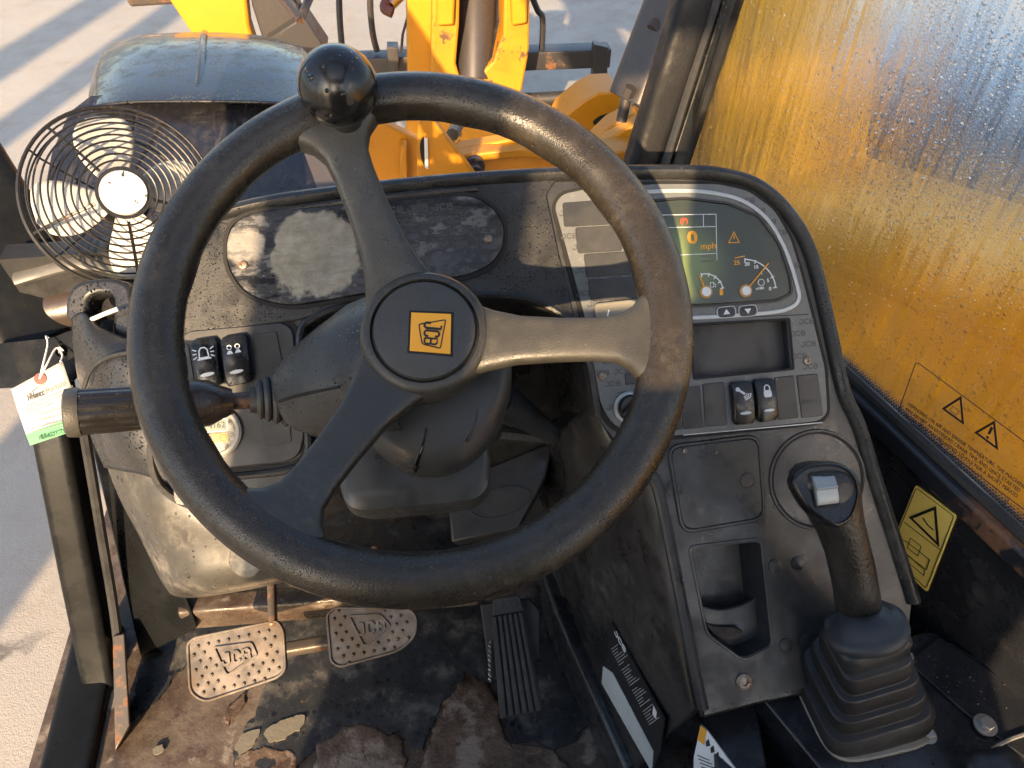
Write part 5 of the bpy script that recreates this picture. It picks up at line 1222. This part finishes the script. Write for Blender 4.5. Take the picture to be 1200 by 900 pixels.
hf_ = Fr(P(967, 577, .647), RT, UP, (-FW+UP*.18).normalized())
face = cr2([hf_.px(*p) for p in [(930, 565), (938, 550), (960, 543), (985, 544), (1002, 556), (1008, 578), (1000, 606), (984, 617), (970, 612), (948, 596)]], 5)
fp = loft('thumb_plate', [[hf_.w(x_, y_, z) for x_, y_ in o_] for o_, z in ((shrink(face, 1.0), -.016), (shrink(face, 1.02), -.004), (shrink(face, .98), 0), (shrink(face, .92), .0005), (shrink(face, .89), -.0018), (shrink(face, .3), -.003))], K['switch_dry'], JS, smooth=60)
rq = Fr(hf_.w(*hf_.px(967, 573), .0), (RT*math.cos(.12)+UP*math.sin(.12)), UP, hf_.ez)
prism('rocker_well', rq, rrect(.0215, .0300, .003, 3), -.004, -.0012, K['dark'], JS)
secs = []
for y_, z in ((-.0130, -.002), (-.0120, .0015), (-.008, .0036), (-.0035, .0040), (-.0008, .0044), (.0004, .0062), (.0018, .0060), (.0030, .0046), (.007, .0034), (.0110, .0008), (.0125, -.002)):
    secs.append([rq.w(x_, y_, z*c_ if c_ else -.002) for x_, c_ in ((-.0092, 0), (-.0092, .8), (-.0085, 1), (.0085, 1), (.0092, .8), (.0092, 0))])
loft('thumb_rocker', secs, plain('rocker_silver', (.34, .36, .36), .38, .25, .05), JS, smooth=40, bevel=.0006)

# ------------------------------------------------------------------ cab fan
fax = (-FW*.88+RT*.46-UP*.10).normalized()
FF = Fr(P(143, 232, .87), RT, UP, fax)
FN = root('cab_fan', 'small cab fan with round wire guard and dusty blades left of the wheel', 'fan', tuple(P(125, 340, .86)))
RG = .099
def zf(r_): return .052-.052*(r_/RG)**2.4
for i in range(10):
    r_ = .034+(RG-.034)*i/9.
    tube('guard_ring', [FF.w(r_*math.cos(2*math.pi*k/72), r_*math.sin(2*math.pi*k/72), zf(r_)) for k in range(72)], .00115 if i < 9 else .0021, K['guard_wire'], FN, seg=6, closed=True)
for z, r_ in ((-.008, RG+.002), (-.018, RG+.002), (-.034, RG*.94), (-.046, RG*.74), (-.052, RG*.5)):
    tube('guard_ring', [FF.w(r_*math.cos(2*math.pi*k/64), r_*math.sin(2*math.pi*k/64), z) for k in range(64)], .0012, K['guard_wire'], FN, seg=6, closed=True)
for k in range(5):
    a = rad(62+72*k)
    for da in (-.012, .012):
        pts = [FF.w(r_*math.cos(a+da*RG/r_*.5), r_*math.sin(a+da*RG/r_*.5), zf(r_)-.0016) for r_ in (.030, .045, .06, .075, .09, RG)]
        tube('guard_spoke', pts+[FF.w(RG*math.cos(a), RG*math.sin(a), -.012)], .0012, K['guard_wire'], FN, seg=6)
    tube('guard_spoke', [FF.w(r_*math.cos(a+.3), r_*math.sin(a+.3), z) for r_, z in ((.03, -.056), (.05, -.054), (.07, -.05), (.09, -.042), (RG, -.02))], .0012, K['guard_wire'], FN, seg=6)
lathe('hub_cap', FF.at(.001, 0, 0, 0), [(.0001, .044), (.0235, .044), (.0240, .050), (.0225, .0535), (.0001, .0545)], K['capwhite'], FN, seg=40)
band('cap_ring', FF.at(.001, 0), circ(.0275, 40), .0035, .046, .051, K['guard_wire'], FN)
lathe('motor', FF, [(.0001, -.075), (.026, -.075), (.030, -.065), (.030, -.02), (.022, -.012), (.0001, -.012)], K['dash'], FN, seg=32)
lathe('blade_hub', FF, [(.0001, -.012), (.022, -.012), (.022, .012), (.018, .016), (.0001, .016)], K['blade'], FN, seg=24)
for k in range(4):
    a = rad(106+90*k); f_ = FF.at(0, 0, a); rows = []
    for r_, wl_, wr_, tz in ((.018, .010, .010, .010), (.034, .018, .018, .009), (.052, .026, .023, .008), (.070, .029, .022, .007), (.082, .025, .016, .006), (.088, .012, .006, .005)):
        rows.append([f_.w(r_, -wl_*1.2, -tz), f_.w(r_+.001, 0, 0), f_.w(r_, wr_*1.2, tz*1.1)])
    patch('blade', rows, K['blade'], FN, n=4, solid=.0015)
tube('fan_neck', [FF.w(.01, -.10, -.015), P(138, 352, .862)], .010, K['dash'], FN, seg=14)

# ------------------------------------------------------------------ paper tag
TG = root('hang_tag', 'white paper hang tag with green foot wired to the left strap plate', 'tag', tuple(P(52, 475, .865)))
tf_ = Fr(P(52, 475, .868), RT, UP, (-FW+RT*.1).normalized())
tl_, tr2, br_, bl_ = [V((*tf_.px(*p), 0)) for p in [(13, 456), (73, 423), (101, 500), (36, 522)]]
def tq(s_, t): return tl_.lerp(tr2, s_).lerp(bl_.lerp(br_, s_), t)
tn = 10
def tagpt(s_, t, z=0):
    q_ = tq(s_, t); return tf_.w(q_.x, q_.y, .002*math.sin(t*2.6)+z)
def tag_strip(t0_, t1_, z):
    vs = [tagpt(i/8, t0_+(t1_-t0_)*j/tn, z) for j in range(tn+1) for i in range(9)]
    return vs, [(j*9+i, j*9+i+1, (j+1)*9+i+1, (j+1)*9+i) for j in range(tn) for i in range(8)]
card = mesh('card', *tag_strip(0, 1, 0), plain('tag_paper', (.44, .435, .41), .6, 0, .04), TG, solid=.0008, smooth=60)
mesh('green_band', *tag_strip(.80, 1, .0003), plain('tag_green', (.02, .30, .09), .5, 0, .05), TG, smooth=60)
TX = Fr(tagpt(.5, .5, .0012), tagpt(1, .5)-tagpt(0, .5), tagpt(.5, 0)-tagpt(.5, 1))
def on_tag(dd): # wrap flat print onto the curled card
    return dd
ex2, ey2 = TX.px(*[0, 0]), None
def tpx(u, v): return TX.px(u, v)
def fit(str_, pa, pb, size, **k):
    f2 = TX.at(*tpx(*pa), math.atan2(tpx(*pb)[1]-tpx(*pa)[1], tpx(*pb)[0]-tpx(*pa)[0])); L_ = math.dist(tpx(*pa), tpx(*pb))
    d_ = text_data(str_, f2, 0, 0, size, z=.0012, ax='LEFT', ext=.0001, **k); m_ = max((p-f2.o).dot(f2.ex) for p in d_[0])
    return [p + f2.ex*((p-f2.o).dot(f2.ex)*(L_/m_-1)) for p in d_[0]], d_[1]
mesh('tag_title', *fit('Herc', (32, 467), (51, 460), .0098, bold=.0003, shear=.2), K['black'], TG, smooth=0)
mesh('tag_title', *fit('Rentals', (51.8, 459.5), (76, 449), .0098), plain('tag_grey', (.12, .12, .12), .6), TG, smooth=0)
stroke('tag_title', TX, [tpx(35, 461), tpx(43, 455), tpx(52, 451)], .0006, .0011, .0014, K['black'], TG, smooth=0)
pd = []
for i in range(3): pd.append(text_data(['Equipment is fully inspected and serviced', 'before it leaves our yard ready for work', 'see branch for details'][i], TX, *tpx(29.5+i*1.4, 477+i*4.2), .0034, z=.0012, ax='LEFT', ext=.0001))
for i, (u, v, l_) in enumerate(((33, 489, 38), (35.5, 496, 38), (38, 502, 38))): pd.append(stroke_data(TX, [tpx(u+10, v-2.6), tpx(u+l_, v-10.5)], .0004, .0011, .0014))
for i, (u, v) in enumerate(((35, 503.5), (36, 507))): pd.append(stroke_data(TX, [tpx(u, v), tpx(u+40, v-11)], .0007, .0011, .0014))
hw_ = random.Random(5)
for (u, v, l_) in ((47, 486, 24), (46, 493, 18), (50, 499, 16)):
    pts = [tpx(u+l_*k/18, v-l_*.27*k/18+hw_.uniform(-2, 1.4)) for k in range(19)]; pd.append(stroke_data(TX, pts, .0005, .0011, .0014))
mesh('tag_print', *join_data(pd), plain('tag_ink', (.16, .16, .18), .6), TG, smooth=0)
mesh('tag_foot_print', *fit('READY TO', (46, 513.5), (77, 505), .0072, bold=.0002), plain('tag_darkgreen', (.008, .06, .03), .6), TG, smooth=0)
xe, ye = tf_.px(48, 444)
eq = tq(.5, .02); eyf = Fr(tf_.w(xe, ye, .001), RT, UP, tf_.ez)
ey_o = lathe('eyelet', eyf, [(.0028, -.0004), (.0066, -.0004), (.0066, .0008), (.0028, .0012)], plain('eyelet_red', (.22, .05, .04), .6), TG, seg=24)
hole = P(72, 411, .902)
tube('tie_wire', cr([eyf.o+eyf.ez*.002, P(51, 425, .872), P(56, 403, .885), P(54, 394, .893), P(60, 398, .905), hole-FW*-.004], 6), .0011, K['white'], TG, seg=6)
tube('tie_wire', cr([eyf.o+eyf.ez*.002, P(56, 425, .872), P(66, 408, .888), P(73, 416, .885), P(71, 424, .876)], 6), .0011, K['white'], TG, seg=6)

# ------------------------------------------------------------------ operator seat behind the camera, unseen; its back is shaped to shade the wheel
ST = root('operator_chair', 'black high backed operator chair behind the steering wheel', 'seat', (0, -.2, ZF))
def cushion(name, fr, w_, h_, d_, par):
    secs = [[fr.w(x*a, y*a, z) for x, y in rrect(w_, h_, .07, 5)] for a, z in ((.85, 0), (.97, .02), (1, .05), (1, d_-.04), (.95, d_-.01), (.7, d_), (.2, d_+.005))]
    return loft(name, secs, K['seat'], par, smooth=60)
cushion('seat_cushion', Fr((-.02, -.12, ZF+.36), (1, 0, 0), (0, 1, 0)), .50, .44, .13, ST)
cushion('backrest', Fr((.03, -.40, 1.80), (1, 0, 0), (0, .16, 1), (0, 1, -.16)), .60, .60, .11, ST)
cushion('headrest', Fr((.03, -.46, 2.24), (1, 0, 0), (0, .1, 1), (0, 1, -.1)), .22, .22, .09, ST)
box('seat_base', Fr((-.02, -.12, ZF), (1, 0, 0), (0, 1, 0)), -.2, .2, -.2, .16, .001, .36, K['rubber'], ST, bevel=.02)

# ------------------------------------------------------------------ unseen posts behind and left of the machine, added to cast shadows on the ground
for i, (x_, y_, h_, w_) in enumerate(((-4.6, -2.13, 5.2, .20), (-5.55, -3.0, 6.0, .26), (-2.9, -2.6, 2.65, .36))):
    yp = root('yard_post', ['tall square concrete yard post nearest the doorway side', 'tall square concrete yard post farthest from the machine', 'short square concrete yard post behind the machine'][i], 'post', (x_, y_, 0), 'concrete posts around the yard')
    f_ = Fr((x_, y_, 0), (math.cos(.5), math.sin(.5), 0), (-math.sin(.5), math.cos(.5), 0))
    prism('shaft', f_, rrect(w_, w_, .03), 0, h_, K['flake'], yp, bevel=.01); prism('cap', f_, rrect(w_+.08, w_+.08, .03), h_, h_+.08, K['flake'], yp, bevel=.01)
# ------------------------------------------------------------------ runs of water on the console flank and the column shroud
def runs(o, paths, par):
    bm = bmesh.new(); bm.from_mesh(o.data); t_ = BVHTree.FromBMesh(bm); bm.free()
    b_ = None
    for pth, r_ in paths:
        pts, n_ = [], None
        for p in cr2(pth, 4, False):
            h_ = t_.ray_cast(CAM, ray(*p).normalized())
            if h_[0] is None: continue
            n_ = h_[1] if h_[1].dot(CAM-h_[0]) > 0 else -h_[1]; pts.append(h_[0]+n_*.0002)
        if len(pts) > 2:
            m = len(pts); tube('water_run', pts, [r_*(.5+.9*(k/(m-1))**3) if k < m-1 else r_*.4 for k in range(m)], K['run'], par, seg=8, flat=.3, up=n_)
b = NB('water_run'); b.bsdf((.006, .006, .006), .06); K['run'] = b.m
runs(flank_o, [([(704, 642), (700, 662), (690, 682)], .0016), ([(706, 679), (696, 679), (688, 679)], .0028), ([(735, 670), (745, 675), (752, 679)], .0016), ([(768, 690), (756, 688), (750, 700)], .0016), ([(725, 735), (735, 731), (748, 727)], .0026), ([(728, 612), (736, 615), (744, 617)], .0026), ([(640, 560), (650, 590), (662, 640)], .001)], DB)
runs(shroud_o, [([(500, 502), (496, 520), (488, 545), (482, 556)], .0026), ([(560, 480), (556, 500), (545, 520)], .0014)], SC)
